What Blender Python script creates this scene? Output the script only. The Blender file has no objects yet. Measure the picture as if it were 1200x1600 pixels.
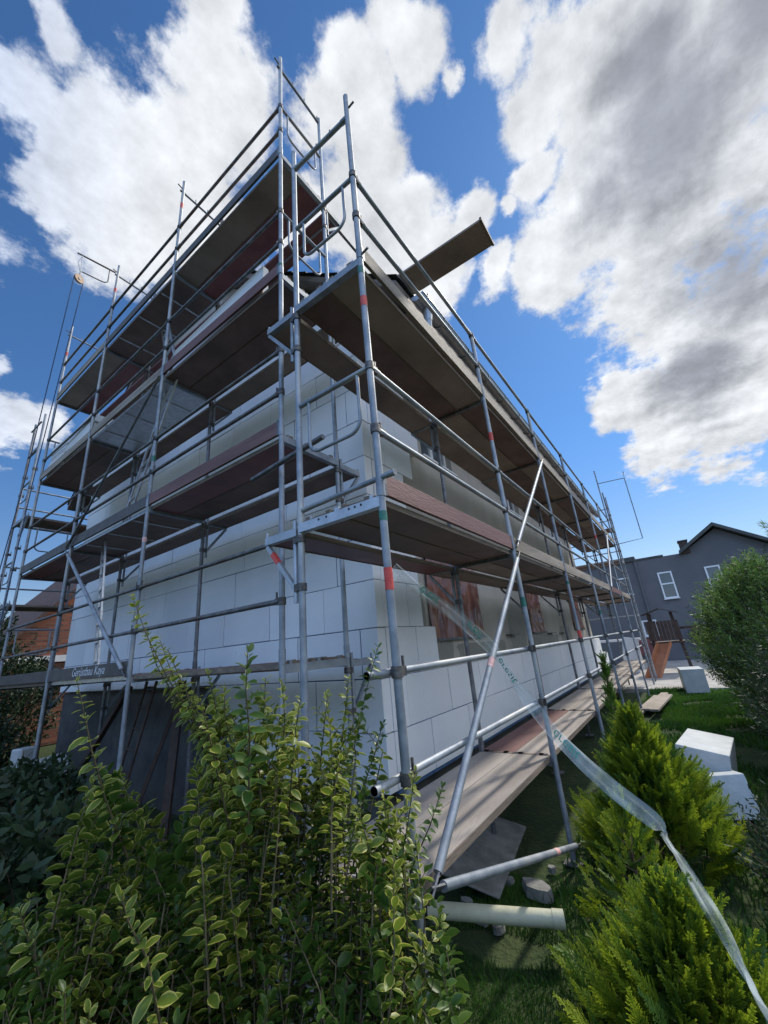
import bpy, math, random
import numpy as np
from mathutils import Vector, Matrix, noise as mnoise
random.seed(7); R=random.random
rad=math.radians
C=bpy.context.scene.collection
# ------------------------------------------------------------------ camera
def _rz(a): return Matrix.Rotation(a,4,'Z')
cam=bpy.data.cameras.new('camera'); co=bpy.data.objects.new('camera',cam); C.objects.link(co)
co.matrix_world=_rz(rad(-55.664))@Matrix.Rotation(rad(108.893),4,'X')@_rz(rad(-5.218))
cam.sensor_fit='VERTICAL'; cam.sensor_height=24; cam.lens=625.13/1600*24
cam.clip_start=.02; cam.clip_end=2000
bpy.context.scene.camera=co
# ------------------------------------------------------------------ light
SUN_EL,SUN_AZ=rad(48),rad(-17)
sv=Vector((math.cos(SUN_EL)*math.cos(SUN_AZ),math.cos(SUN_EL)*math.sin(SUN_AZ),math.sin(SUN_EL)))
sl=bpy.data.lights.new('sun','SUN'); sl.energy=2.8; sl.angle=rad(4); sl.color=(1,.94,.84)
so=bpy.data.objects.new('sun',sl); C.objects.link(so); so.rotation_euler=sv.to_track_quat('Z','Y').to_euler()
vs=bpy.context.scene.view_settings
vs.view_transform='Standard'; vs.look='None'; vs.gamma=1; vs.use_curve_mapping=False; vs.exposure=0.5
W=bpy.data.worlds.new("World"); bpy.context.scene.world=W; W.use_nodes=True
nt=W.node_tree; nt.nodes.clear(); N=nt.nodes; L=nt.links
def nd(t,**k):
    n=N.new(t)
    for a,b in k.items(): setattr(n,a,b)
    return n
def math_(op,a,b=None,c=None,clamp=False):
    n=nd('ShaderNodeMath',operation=op); n.use_clamp=clamp
    for i,v in enumerate((a,b,c)):
        if v is None: continue
        if isinstance(v,(int,float)): n.inputs[i].default_value=v
        else: L.new(v,n.inputs[i])
    return n.outputs[0]
def sstep(x,a,b,lo=0,hi=1):
    n=nd('ShaderNodeMapRange',interpolation_type='SMOOTHSTEP'); L.new(x,n.inputs[0])
    for i,v in enumerate((a,b,lo,hi)): n.inputs[i+1].default_value=v
    return n.outputs[0]
sky=nd('ShaderNodeTexSky',sky_type='NISHITA'); sky.sun_disc=False; sky.sun_elevation=SUN_EL; sky.sun_rotation=math.atan2(sv.x,sv.y)
sky.air_density=1.0; sky.dust_density=.15; sky.ozone_density=2.5
hs=nd('ShaderNodeHueSaturation'); hs.inputs['Saturation'].default_value=1.0
tint=nd('ShaderNodeMix',data_type='RGBA',blend_type='MULTIPLY'); tint.inputs['Factor'].default_value=1; L.new(sky.outputs[0],tint.inputs['A'])
tl=nd('ShaderNodeMix',data_type='RGBA'); tl.inputs['A'].default_value=(.70,.72,.80,1); tl.inputs['B'].default_value=(.48,.76,1.0,1); L.new(tl.outputs['Result'],tint.inputs['B']); L.new(tint.outputs['Result'],hs.inputs['Color'])
bg=nd('ShaderNodeBackground'); bg.inputs[1].default_value=.10; L.new(hs.outputs[0],bg.inputs[0])
tc=nd('ShaderNodeTexCoord'); DIR=tc.outputs['Generated']
# clouds stand in sky directions: (azimuth, elevation, angular radius) in degrees
CL=[(87.9, 55.5, 4.4), (79.8, 55.2, 6.6), (69.6, 55.5, 7.7), (64.3, 65.4, 4.0), (87.1, 59.9, 2.6), (73.2, 47.3, 5.9), (58.4, 61.9, 4.8), (81.1, 49.7, 3.8), (63.9, 52.9, 7.1), (81.1, 25.8, 4.4), (84.0, 31.8, 1.6), (64.0, 68.7, 2.7), (32.6, 65.9, 5.1), (19.8, 66.6, 4.3), (33.1, 59.8, 6.9), (26.9, 53.0, 7.1), (21.1, 47.5, 4.5), (12.8, 52.4, 3.2), (40.8, 62.9, 4.3), (24.2, 69.8, 2.8), (11.6, 63.1, 1.6), (45.6, 55.9, 4.0), (-2.3, 63.1, 3.3), (-9.6, 59.2, 4.8), (-1.0, 57.0, 3.8), (1.3, 52.3, 3.0), (-13.3, 55.0, 7.3), (-22.1, 51.1, 7.9), (-16.8, 41.6, 10.7), (-7.1, 45.0, 6.2), (0.8, 43.8, 5.3), (-6.3, 33.9, 7.8), (-15.0, 29.1, 8.5), (-0.0, 26.6, 5.3), (-4.4, 22.1, 6.1), (-10.7, 20.2, 6.2), (10.2, 46.0, 2.7), (-6.6, 54.0, 2.1), (5.8, 51.1, 1.3), (19.2, 49.9, 2.8), (99.0, 38.6, 10.9), (-29.8, 29.7, 10.6), (-21.1, 6.5, 7.3), (91.8, 20.4, 5.3)]+[(170,35,26),(215,40,28),(260,38,26),(190,62,20),(130,30,14),(285,22,14),(300,55,16)]  # second list: unseen clouds added to light the house
DK=[(-16.1, 46.6, 9.6), (-15.5, 53.1, 5.8), (-16.1, 33.2, 8.8), (-8.0, 24.8, 5.8), (-7.4, 45.5, 4.4), (-25.8, 48.8, 5.8), (-29.8, 29.7, 9.3)]
def vdir(az,el): az,el=rad(az),rad(el); return (math.cos(el)*math.cos(az),math.cos(el)*math.sin(az),math.sin(el))
# cloud-plane coordinates for the fine structure
sep=nd('ShaderNodeSeparateXYZ'); L.new(DIR,sep.inputs[0])
dz=math_('ADD',math_('MAXIMUM',sep.outputs[2],0.0),.28)
cp=nd('ShaderNodeCombineXYZ'); L.new(math_('DIVIDE',sep.outputs[0],dz),cp.inputs[0]); L.new(math_('DIVIDE',sep.outputs[1],dz),cp.inputs[1])
def fbm(vec,scale,detail,rough,off=(0,0,0)):
    m=nd('ShaderNodeMapping'); m.inputs[1].default_value=off; L.new(vec,m.inputs[0])
    n=nd('ShaderNodeTexNoise'); n.inputs['Scale'].default_value=scale; n.inputs['Detail'].default_value=detail; n.inputs['Roughness'].default_value=rough
    L.new(m.outputs[0],n.inputs[0]); return n
L.new(sstep(sep.outputs[2],.05,.45),tl.inputs['Factor'])
n1=fbm(cp.outputs[0],2.3,12,.60)
n2=fbm(cp.outputs[0],7.5,10,.66,(3.1,1.7,0))
warp=nd('ShaderNodeVectorMath',operation='MULTIPLY_ADD'); 
wc=nd('ShaderNodeVectorMath',operation='SUBTRACT'); L.new(n1.outputs['Color'],wc.inputs[0]); wc.inputs[1].default_value=(.5,.5,.5)
L.new(wc.outputs[0],warp.inputs[0]); warp.inputs[1].default_value=(.22,.22,.22); L.new(DIR,warp.inputs[2])
def blobs(lst):
    cur=None
    for az,el,r in lst:
        d=nd('ShaderNodeVectorMath',operation='DISTANCE'); L.new(warp.outputs[0],d.inputs[0]); d.inputs[1].default_value=vdir(az,el)
        v=math_('MULTIPLY_ADD',d.outputs['Value'],-1/(2*math.sin(rad(r)/2)),1.0)
        cur=v if cur is None else math_('SMOOTH_MAX',cur,v,.12)
    return cur
B=blobs(CL); D=blobs(DK)
c5=lambda n,k:math_('MULTIPLY',math_('SUBTRACT',n.outputs[0],.5),k)
fine=math_('ADD',c5(n1,3.0),c5(n2,2.6))
dens=math_('ADD',math_('MULTIPLY',B,1.35),fine)
cov=sstep(dens,-.08,.50)
# relief: density towards the sun against density here
so2=(sv.x*.05,sv.y*.05,0)
r1=fbm(cp.outputs[0],3.2,10,.62,(3.1,1.7,0)); r2=fbm(cp.outputs[0],3.2,10,.62,(3.1+so2[0],1.7+so2[1],0))
relief=math_('MULTIPLY',math_('SUBTRACT',r1.outputs[0],r2.outputs[0]),1.7)
thick=sstep(math_('ADD',math_('MULTIPLY',D,1.3),math_('ADD',math_('MULTIPLY',fine,.30),math_('MULTIPLY',relief,-.7))),-.1,1.15)
n3=fbm(cp.outputs[0],3.4,6,.55,(7.3,2.2,0))
mott=math_('ADD',sstep(n3.outputs[0],.3,.7,.90,1.03),relief)
# clouds out of view get extra brightness, added to light the two facades
dt=nd('ShaderNodeVectorMath',operation='DOT_PRODUCT'); L.new(DIR,dt.inputs[0]); dt.inputs[1].default_value=(-.45,-.89,0)
front=sstep(dt.outputs['Value'],-.05,.85,1.0,2.4)
mott=math_('MULTIPLY',math_('MINIMUM',math_('MAXIMUM',mott,.55),1.2),front)
mixc=nd('ShaderNodeMix',data_type='RGBA'); L.new(thick,mixc.inputs['Factor'])
mixc.inputs['A'].default_value=(.60,.62,.65,1); mixc.inputs['B'].default_value=(.27,.29,.335,1)
ft=nd('ShaderNodeMix',data_type='RGBA',blend_type='MULTIPLY'); d2=nd('ShaderNodeVectorMath',operation='DOT_PRODUCT'); L.new(DIR,d2.inputs[0]); d2.inputs[1].default_value=(-.97,.25,0); L.new(sstep(d2.outputs['Value'],-.1,.6),ft.inputs['Factor']); L.new(mixc.outputs['Result'],ft.inputs['A']); ft.inputs['B'].default_value=(.50,.76,1.28,1)  # added blue tint on clouds facing the gable, mostly unseen, to cool its wall
bgc=nd('ShaderNodeBackground'); L.new(ft.outputs['Result'],bgc.inputs[0]); L.new(mott,bgc.inputs[1])
ms=nd('ShaderNodeMixShader'); L.new(math_('MULTIPLY',cov,sstep(sep.outputs[2],.0,.12)),ms.inputs[0]); L.new(bg.outputs[0],ms.inputs[1]); L.new(bgc.outputs[0],ms.inputs[2])
wo=nd('ShaderNodeOutputWorld'); L.new(ms.outputs[0],wo.inputs[0])
# ------------------------------------------------------------------ materials
def newmat(name):
    m=bpy.data.materials.new(name); m.use_nodes=True; return m,m.node_tree.nodes,m.node_tree.links,m.node_tree.nodes['Principled BSDF']
def noisy(name,c1,c2,scale=6,rough=.7,metal=0,bump=.0,bscale=40,detail=6,stretch=(1,1,1),spec=.5,c3=None,lo=.35,hi=.65,rr=.08,coord='Object',bdist=.01):
    m,n,l,b=newmat(name)
    t=n.new('ShaderNodeTexCoord'); mp=n.new('ShaderNodeMapping'); mp.inputs[3].default_value=stretch; l.new(t.outputs[coord],mp.inputs[0])
    no=n.new('ShaderNodeTexNoise'); no.inputs['Scale'].default_value=scale; no.inputs['Detail'].default_value=detail; no.inputs['Roughness'].default_value=.6; l.new(mp.outputs[0],no.inputs[0])
    cr=n.new('ShaderNodeValToRGB'); e=cr.color_ramp.elements; e[0].position=lo; e[0].color=(*c1,1); e[1].position=hi; e[1].color=(*c2,1)
    l.new(no.outputs[0],cr.inputs[0]); col=cr.outputs[0]
    if c3:
        n2=n.new('ShaderNodeTexNoise'); n2.inputs['Scale'].default_value=scale*.27; n2.inputs['Detail'].default_value=5; l.new(mp.outputs[0],n2.inputs[0])
        mr=n.new('ShaderNodeMapRange'); mr.inputs[1].default_value=.52; mr.inputs[2].default_value=.68; l.new(n2.outputs[0],mr.inputs[0])
        mx=n.new('ShaderNodeMix'); mx.data_type='RGBA'; l.new(mr.outputs[0],mx.inputs['Factor']); l.new(col,mx.inputs['A']); mx.inputs['B'].default_value=(*c3,1); col=mx.outputs['Result']
    # every object a touch lighter or darker than the next
    if name=='white_foam_board':
        ta=n.new('ShaderNodeAttribute'); ta.attribute_name='tone'; th=n.new('ShaderNodeHueSaturation'); tm=n.new('ShaderNodeMapRange'); tm.inputs[3].default_value=.90; tm.inputs[4].default_value=1.0; l.new(ta.outputs['Fac'],tm.inputs[0]); l.new(tm.outputs[0],th.inputs['Value']); l.new(col,th.inputs['Color']); col=th.outputs[0]
        # glue smears and scuffs
        n4=n.new('ShaderNodeTexNoise'); n4.inputs['Scale'].default_value=5; n4.inputs['Detail'].default_value=9; n4.inputs['Roughness'].default_value=.7; l.new(t.outputs['Object'],n4.inputs[0])
        m4=n.new('ShaderNodeMapRange'); m4.inputs[1].default_value=.66; m4.inputs[2].default_value=.74; m4.inputs[4].default_value=.75; l.new(n4.outputs[0],m4.inputs[0])
        x4=n.new('ShaderNodeMix'); x4.data_type='RGBA'; l.new(m4.outputs[0],x4.inputs['Factor']); l.new(col,x4.inputs['A']); x4.inputs['B'].default_value=(.38,.42,.47,1); col=x4.outputs['Result']
    oi=n.new('ShaderNodeObjectInfo'); hv=n.new('ShaderNodeHueSaturation'); v=n.new('ShaderNodeMapRange'); v.inputs[3].default_value=1-rr; v.inputs[4].default_value=1+rr
    l.new(oi.outputs['Random'],v.inputs[0]); l.new(v.outputs[0],hv.inputs['Value']); l.new(col,hv.inputs['Color']); l.new(hv.outputs[0],b.inputs['Base Color'])
    b.inputs['Roughness'].default_value=rough; b.inputs['Metallic'].default_value=metal; b.inputs['Specular IOR Level'].default_value=spec
    if bump:
        nb=n.new('ShaderNodeTexNoise'); nb.inputs['Scale'].default_value=bscale; nb.inputs['Detail'].default_value=5; l.new(mp.outputs[0],nb.inputs[0])
        bp=n.new('ShaderNodeBump'); bp.inputs['Strength'].default_value=bump; bp.inputs['Distance'].default_value=bdist; l.new(nb.outputs[0],bp.inputs['Height']); l.new(bp.outputs[0],b.inputs['Normal'])
    return m
M={}
M['steel']=noisy('galvanised_steel',(.19,.22,.26),(.32,.35,.39),7,.58,.5,.12,60,c3=(.40,.41,.41))
M['steel_old']=noisy('weathered_steel',(.10,.105,.115),(.22,.22,.23),12,.5,.6,.3,70,c3=(.13,.10,.085))
M['steel_bright']=noisy('zinc_plate',(.36,.40,.45),(.5,.54,.6),7,.5,.6,.2,50)
M['coupler']=noisy('coupler_steel',(.06,.06,.065),(.16,.15,.14),30,.55,.6,.3,80)
M['ply']=noisy('grey_brown_plywood',(.135,.076,.060),(.20,.120,.098),3.0,.6,0,.3,60,stretch=(1,1,1),c3=(.10,.068,.06))
M['ply_tan']=noisy('tan_plywood',(.25,.18,.145),(.34,.255,.21),2.2,.65,0,.3,60,c3=(.17,.12,.10))
M['maroon']=noisy('maroon_film_plywood',(.17,.050,.050),(.23,.078,.072),3,.5,0,.2,60,c3=(.13,.045,.048))
M['toe_red']=noisy('red_brown_toe_board',(.13,.058,.052),(.20,.10,.09),4,.6,0,.4,30,stretch=(.35,.35,2.5),c3=(.13,.06,.055))
M['toe_dark']=noisy('dark_toe_board',(.06,.055,.055),(.10,.09,.085),5,.6,0,.3,40)
M['toe_wood']=noisy('weathered_plank',(.22,.18,.145),(.36,.31,.26),5,.75,0,.5,40,stretch=(.25,.25,3),c3=(.16,.13,.11))
M['plank']=noisy('walked_plank',(.225,.195,.17),(.34,.30,.265),3.5,.8,0,.5,50,stretch=(.3,1.6,1),c3=(.15,.125,.105))
M['plank_end']=noisy('plank_edge',(.12,.095,.075),(.22,.17,.13),8,.8,0,.5,40,stretch=(.3,1,3))
M['alu']=noisy('aluminium',(.45,.46,.48),(.6,.61,.63),12,.38,.8,.15,70)
M['eps']=noisy('white_foam_board',(.74,.75,.77),(.80,.81,.82),1.4,.85,0,.25,220,c3=(.68,.70,.73),rr=.03,bdist=.004)
M['adh']=noisy('dark_joint_glue',(.04,.09,.19),(.06,.13,.25),9,.9)  # dark blue adhesive visible in the gaps between boards
M['render']=noisy('grey_beige_render',(.40,.365,.315),(.50,.46,.405),1.3,.9,0,.5,25,c3=(.33,.305,.265),stretch=(1,1,.6))
M['scratch']=noisy('fresh_grey_mortar',(.22,.22,.19),(.30,.29,.26),7,.95,0,.8,30,stretch=(4,1,.7))
M['base']=noisy('basement_concrete',(.06,.06,.06),(.11,.108,.10),2.5,.95,0,.6,30,c3=(.09,.09,.085))
M['tile']=noisy('dark_roof_tile',(.045,.05,.048),(.085,.09,.085),5,.55,0,.3,30)
M['verge']=noisy('brown_verge_wood',(.11,.085,.075),(.19,.155,.13),6,.7,0,.3,30,stretch=(1,.3,1))
M['zinc']=noisy('zinc_gutter',(.26,.28,.29),(.38,.40,.41),5,.35,.8,.15,40,c3=(.2,.23,.22))
M['white_pvc']=noisy('white_window_plastic',(.74,.75,.76),(.8,.8,.81),3,.35,0)
M['grey_house']=noisy('dark_grey_render',(.125,.128,.138),(.150,.153,.163),.8,.92,0,.3,30,c3=(.135,.137,.145))
M['brick_roof']=noisy('brown_roof_tile',(.07,.04,.035),(.12,.065,.05),4,.8,0,.5,14)
M['ochre']=noisy('yellowed_plastic_pipe',(.42,.42,.30),(.55,.54,.40),4,.5,0,.2,30,c3=(.33,.34,.24),rr=.02)
M['red']=noisy('red_tape',(.50,.045,.04),(.62,.09,.07),30,.5); M['green']=noisy('green_tape',(.02,.12,.10),(.03,.18,.14),30,.5)
M['pinkwhite']=noisy('pale_red_tape',(.6,.25,.24),(.75,.55,.52),60,.5)
M['rope']=noisy('blue_hoist_rope',(.03,.05,.10),(.05,.08,.16),60,.8); M['pulley']=noisy('orange_brown_pulley_wheel',(.35,.20,.12),(.5,.32,.2),20,.6)
M['webbing']=noisy('white_webbing',(.6,.62,.65),(.75,.76,.78),60,.8)
M['soil']=noisy('mossy_soil',(.016,.036,.006),(.04,.058,.014),3,1,0,1,18,c3=(.03,.05,.01),coord='Object',bdist=.05)
M['paving']=noisy('pale_paving',(.30,.28,.25),(.42,.40,.37),2,.9,0,.4,20)
M['stone']=noisy('rubble_stone',(.12,.12,.11),(.24,.235,.22),6,.9,0,.8,20)
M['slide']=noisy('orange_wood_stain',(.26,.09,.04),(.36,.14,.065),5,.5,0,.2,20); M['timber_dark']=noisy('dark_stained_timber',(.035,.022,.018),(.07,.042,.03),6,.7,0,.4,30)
M['sheet']=noisy('teal_tarpaulin',(.03,.20,.13),(.06,.30,.20),5,.4,0,.3,20)
M['bag']=noisy('white_bag',(.38,.41,.42),(.48,.51,.52),5,.5,0,.5,20); M['black']=noisy('black_rubber',(.012,.012,.013),(.03,.03,.03),10,.5)
M['bark']=noisy('twig_bark',(.05,.035,.022),(.10,.07,.045),30,.85,0,.5,60); M['twig']=noisy('green_brown_twig',(.05,.042,.02),(.09,.075,.035),30,.8)
def brick():
    m,n,l,b=newmat('orange_brick'); t=n.new('ShaderNodeTexCoord'); mp=n.new('ShaderNodeMapping'); mp.inputs[2].default_value=(rad(90),0,0); l.new(t.outputs['Object'],mp.inputs[0])
    k=n.new('ShaderNodeTexBrick'); k.inputs['Scale'].default_value=1; k.inputs['Brick Width'].default_value=.26; k.inputs['Row Height'].default_value=.083; k.inputs['Mortar Size'].default_value=.012
    k.inputs['Color1'].default_value=(.34,.10,.055,1); k.inputs['Color2'].default_value=(.11,.045,.03,1); k.inputs['Mortar'].default_value=(.16,.12,.10,1); l.new(mp.outputs[0],k.inputs[0]); l.new(k.outputs[0],b.inputs['Base Color']); b.inputs['Roughness'].default_value=.9; return m
M['brick']=brick()
def glass():
    m,n,l,b=newmat('window_glass'); b.inputs['Base Color'].default_value=(.10,.12,.14,1); b.inputs['Roughness'].default_value=.06; b.inputs['Specular IOR Level'].default_value=.9; return m
M['glass']=glass()
def foil():
    m,n,l,b=newmat('reddish_masking_foil'); t=n.new('ShaderNodeTexCoord'); mp=n.new('ShaderNodeMapping'); mp.inputs[3].default_value=(2.6,2.6,.5); l.new(t.outputs['Object'],mp.inputs[0])
    no=n.new('ShaderNodeTexNoise'); no.inputs['Scale'].default_value=2.2; no.inputs['Detail'].default_value=4; no.inputs['Distortion'].default_value=.8; l.new(mp.outputs[0],no.inputs[0])
    cr=n.new('ShaderNodeValToRGB'); e=cr.color_ramp.elements; e[0].position=.3; e[0].color=(.12,.042,.035,1); e[1].position=.85; e[1].color=(.52,.33,.27,1)
    x=cr.color_ramp.elements.new(.60); x.color=(.27,.105,.07,1)
    l.new(no.outputs[0],cr.inputs[0]); l.new(cr.outputs[0],b.inputs['Base Color']); b.inputs['Roughness'].default_value=.28; b.inputs['Coat Weight'].default_value=.15; b.inputs['Specular IOR Level'].default_value=.35; return m
M['foil']=foil()
def film():
    m,n,l,b=newmat('clear_packing_film'); t=n.new('ShaderNodeTexCoord')
    no=n.new('ShaderNodeTexNoise'); no.inputs['Scale'].default_value=5; no.inputs['Detail'].default_value=2; l.new(t.outputs['Object'],no.inputs[0])
    b.inputs['Base Color'].default_value=(.78,.88,.88,1); b.inputs['Roughness'].default_value=.38; b.inputs['Specular IOR Level'].default_value=.5
    mr=n.new('ShaderNodeMapRange'); mr.inputs[1].default_value=.35; mr.inputs[2].default_value=.65; mr.inputs[3].default_value=.16; mr.inputs[4].default_value=.36; l.new(no.outputs[0],mr.inputs[0]); l.new(mr.outputs[0],b.inputs['Alpha']); return m
M['film']=film()
M['ink']=noisy('green_print',(.02,.22,.19),(.03,.30,.25),20,.4)
M['pen']=noisy('white_paint_lettering',(.5,.52,.56),(.6,.62,.66),60,.7)
def leafmat(name,c_in,c_rim,tr=.35,rough=.42,var=.35):
    m,n,l,b=newmat(name); a=n.new('ShaderNodeAttribute'); a.attribute_name='rim'; v=n.new('ShaderNodeAttribute'); v.attribute_name='tone'
    mx=n.new('ShaderNodeMix'); mx.data_type='RGBA'; mr=n.new('ShaderNodeMapRange'); mr.inputs[1].default_value=.45; mr.inputs[2].default_value=.8; l.new(a.outputs['Fac'],mr.inputs[0]); l.new(mr.outputs[0],mx.inputs['Factor'])
    mx.inputs['A'].default_value=(*c_in,1); mx.inputs['B'].default_value=(*c_rim,1)
    hv=n.new('ShaderNodeHueSaturation'); q=n.new('ShaderNodeMapRange'); q.inputs[3].default_value=1-var; q.inputs[4].default_value=1+var; l.new(v.outputs['Fac'],q.inputs[0]); l.new(q.outputs[0],hv.inputs['Value'])
    h=n.new('ShaderNodeMapRange'); h.inputs[3].default_value=.515; h.inputs[4].default_value=.485; l.new(v.outputs['Fac'],h.inputs[0]); l.new(h.outputs[0],hv.inputs['Hue'])
    l.new(mx.outputs['Result'],hv.inputs['Color']); l.new(hv.outputs[0],b.inputs['Base Color']); b.inputs['Roughness'].default_value=rough
    tb=n.new('ShaderNodeBsdfTranslucent'); l.new(hv.outputs[0],tb.inputs[0]); s=n.new('ShaderNodeMixShader'); s.inputs[0].default_value=tr
    l.new(b.outputs[0],s.inputs[1]); l.new(tb.outputs[0],s.inputs[2]); l.new(s.outputs[0],n['Material Output'].inputs[0]); return m
M['privet']=leafmat('variegated_privet_leaf',(.13,.19,.024),(.54,.52,.13),.48)
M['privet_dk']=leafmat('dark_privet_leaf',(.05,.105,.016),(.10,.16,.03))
M['conifer']=leafmat('golden_conifer_spray',(.17,.25,.014),(.33,.40,.028),.5,.6,.4)
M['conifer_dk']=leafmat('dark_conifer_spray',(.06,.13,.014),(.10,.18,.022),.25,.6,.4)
M['willow']=leafmat('narrow_shrub_leaf',(.14,.25,.05),(.20,.32,.08),.35,.5,.45)
M['grass']=leafmat('lawn_blade',(.035,.10,.012),(.06,.15,.018),.3,.6,.4)
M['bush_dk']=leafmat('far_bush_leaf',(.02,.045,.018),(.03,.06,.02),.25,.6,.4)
# ------------------------------------------------------------------ mesh helpers
class MB:
    def __init__(s): s.v=[]; s.f=[]; s.sm=[]
    def add(s,vs,fs,smooth=False):
        o=len(s.v); s.v+= [tuple(v) for v in vs]; s.f+=[tuple(i+o for i in f) for f in fs]; s.sm+=[smooth]*len(fs); return s
    def box(s,lo,hi): 
        (a,b,c),(d,e,f)=lo,hi
        return s.add([(a,b,c),(d,b,c),(d,e,c),(a,e,c),(a,b,f),(d,b,f),(d,e,f),(a,e,f)],[(0,3,2,1),(4,5,6,7),(0,1,5,4),(1,2,6,5),(2,3,7,6),(3,0,4,7)])
    def obox(s,c,sz,rot=None,bev=0):
        c=Vector(c); h=Vector(sz)/2; rot=rot or Matrix.Identity(3)
        if bev<=0:
            vs=[c+rot@Vector((x*h.x,y*h.y,z*h.z)) for z in(-1,1) for x,y in((-1,-1),(1,-1),(1,1),(-1,1))]
            return s.add(vs,[(0,3,2,1),(4,5,6,7),(0,1,5,4),(1,2,6,5),(2,3,7,6),(3,0,4,7)])
        # chamfered box
        vs=[];idx={}
        for x in(-1,1):
            for y in(-1,1):
                for z in(-1,1):
                    for ax in range(3):
                        p=Vector((x*h.x,y*h.y,z*h.z))
                        for k in range(3):
                            if k!=ax: p[k]-=(x,y,z)[k]*bev
                        idx[(x,y,z,ax)]=len(vs); vs.append(c+rot@p)
        fs=[]
        for ax in range(3):
            u,v=(ax+1)%3,(ax+2)%3
            for sg in(-1,1):
                q=[]
                for a,b in((-1,-1),(1,-1),(1,1),(-1,1)):
                    k=[0,0,0]; k[ax]=sg;k[u]=a;k[v]=b; q.append(idx[(*k,ax)])
                fs.append(q if sg>0 else q[::-1])
        for ax in range(3):
            u,v=(ax+1)%3,(ax+2)%3
            for a in(-1,1):
                for b in(-1,1):
                    k1=[0,0,0];k1[u]=a;k1[v]=b;k2=k1[:];k1[ax]=-1;k2[ax]=1
                    q=[idx[(*k1,u)],idx[(*k2,u)],idx[(*k2,v)],idx[(*k1,v)]]; fs.append(q if a*b<0 else q[::-1])
        for x in(-1,1):
            for y in(-1,1):
                for z in(-1,1):
                    q=[idx[(x,y,z,i)] for i in range(3)]; fs.append(q if x*y*z>0 else q[::-1])
        return s.add(vs,fs)
    def beam(s,a,b,w,h,up=(0,0,1),bev=0):
        a,b=Vector(a),Vector(b); d=b-a; x=d.normalized(); y=Vector(up).cross(x)
        if y.length<1e-4: y=Vector((0,1,0)).cross(x)
        y.normalize(); z=x.cross(y); return s.obox((a+b)/2,(d.length,w,h),Matrix((x,y,z)).transposed(),bev)
    def tube(s,a,b,r,n=12,r2=None,caps=True):
        a,b=Vector(a),Vector(b); d=(b-a).normalized(); u=d.orthogonal().normalized(); w=d.cross(u); r2=r if r2 is None else r2
        vs=[a+(u*math.cos(2*math.pi*i/n)+w*math.sin(2*math.pi*i/n))*r for i in range(n)]+[b+(u*math.cos(2*math.pi*i/n)+w*math.sin(2*math.pi*i/n))*r2 for i in range(n)]
        s.add(vs,[(i,(i+1)%n,(i+1)%n+n,i+n) for i in range(n)],True)
        if caps: s.add(vs,[tuple(range(n))[::-1],tuple(range(n,2*n))])
        return s
    def path(s,pts,r,n=10,taper=None):
        pts=[Vector(p) for p in pts]; m=len(pts); vs=[]; u=None
        for i,p in enumerate(pts):
            d=(pts[min(i+1,m-1)]-pts[max(i-1,0)]).normalized()
            u=(d.orthogonal() if u is None else u-d*u.dot(d)).normalized(); w=d.cross(u); rr=r if taper is None else r+(taper-r)*i/(m-1)
            vs+=[p+(u*math.cos(2*math.pi*k/n)+w*math.sin(2*math.pi*k/n))*rr for k in range(n)]
        s.add(vs,[(i*n+k,i*n+(k+1)%n,(i+1)*n+(k+1)%n,(i+1)*n+k) for i in range(m-1) for k in range(n)],True)
        s.add(vs,[tuple(range(n))[::-1],tuple(range((m-1)*n,m*n))]); return s
    def build(s,name,mat,parent=None,label=None,cat=None,group=None,kind=None,attrs=None):
        me=bpy.data.meshes.new(name); off=Vector((0,0,0)); p=parent
        while p is not None: off=off+Vector(p['base']) if 'base' in p.keys() else off; p=p.parent
        if parent is None and s.v:
            q=np.array(s.v); off=Vector(((q[:,0].min()+q[:,0].max())/2,(q[:,1].min()+q[:,1].max())/2,q[:,2].min()))
        q=np.array(s.v,dtype=float)-np.array(off)
        me.from_pydata(q.tolist(),[],s.f); me.polygons.foreach_set('use_smooth',s.sm); 
        if attrs:
            for k,a in attrs.items(): at=me.attributes.new(k,'FLOAT','POINT'); at.data.foreach_set('value',a)
        me.materials.append(M[mat] if isinstance(mat,str) else mat)
        o=bpy.data.objects.new(name,me); C.objects.link(o); o.parent=parent
        if parent is None: o.location=off
        if label: o['label']=label
        if cat: o['category']=cat
        if group: o['group']=group
        if kind: o['kind']=kind
        return o
def thing(name,base,label,cat,group=None):
    o=bpy.data.objects.new(name,None); C.objects.link(o); o.location=base; o['base']=tuple(base); o.empty_display_size=.2; o['label']=label; o['category']=cat
    if group: o['group']=group
    return o
def strip_base():
    for o in bpy.data.objects:
        if 'base' in o.keys(): del o['base']
G=-1.9
def jit(a): return (R()-.5)*2*a
# ------------------------------------------------------------------ ground
def ground():
    nx=90; vs=[];fs=[]
    xs=[-60+ (i/nx)*0 for i in range(0)]
    ax=sorted(set([-300,-150,-60,-30,-15]+[ -8+i*.4 for i in range(86)]+[30,40,60,100,200,400])); ay=sorted(set([-300,-150,-60,-30,-15]+[-8+i*.4 for i in range(66)]+[22,30,45,80,200,400]))
    for y in ay:
        for x in ax:
            near=max(0,1-abs(x-8)/20)*max(0,1-abs(y-3)/14)
            z=G-.03+.09*near*mnoise.noise((x*.7,y*.7,0))
            vs.append((x,y,z))
    n=len(ax)
    fs=[(j*n+i,j*n+i+1,(j+1)*n+i+1,(j+1)*n+i) for j in range(len(ay)-1) for i in range(n-1)]
    MB().add(vs,fs,True).build('ground','soil',kind='structure')
ground()
MB().box((15.6,-4,G-.12),(26.9,3.2,G+.05)).build('paved_yard','paving',kind='structure')
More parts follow.
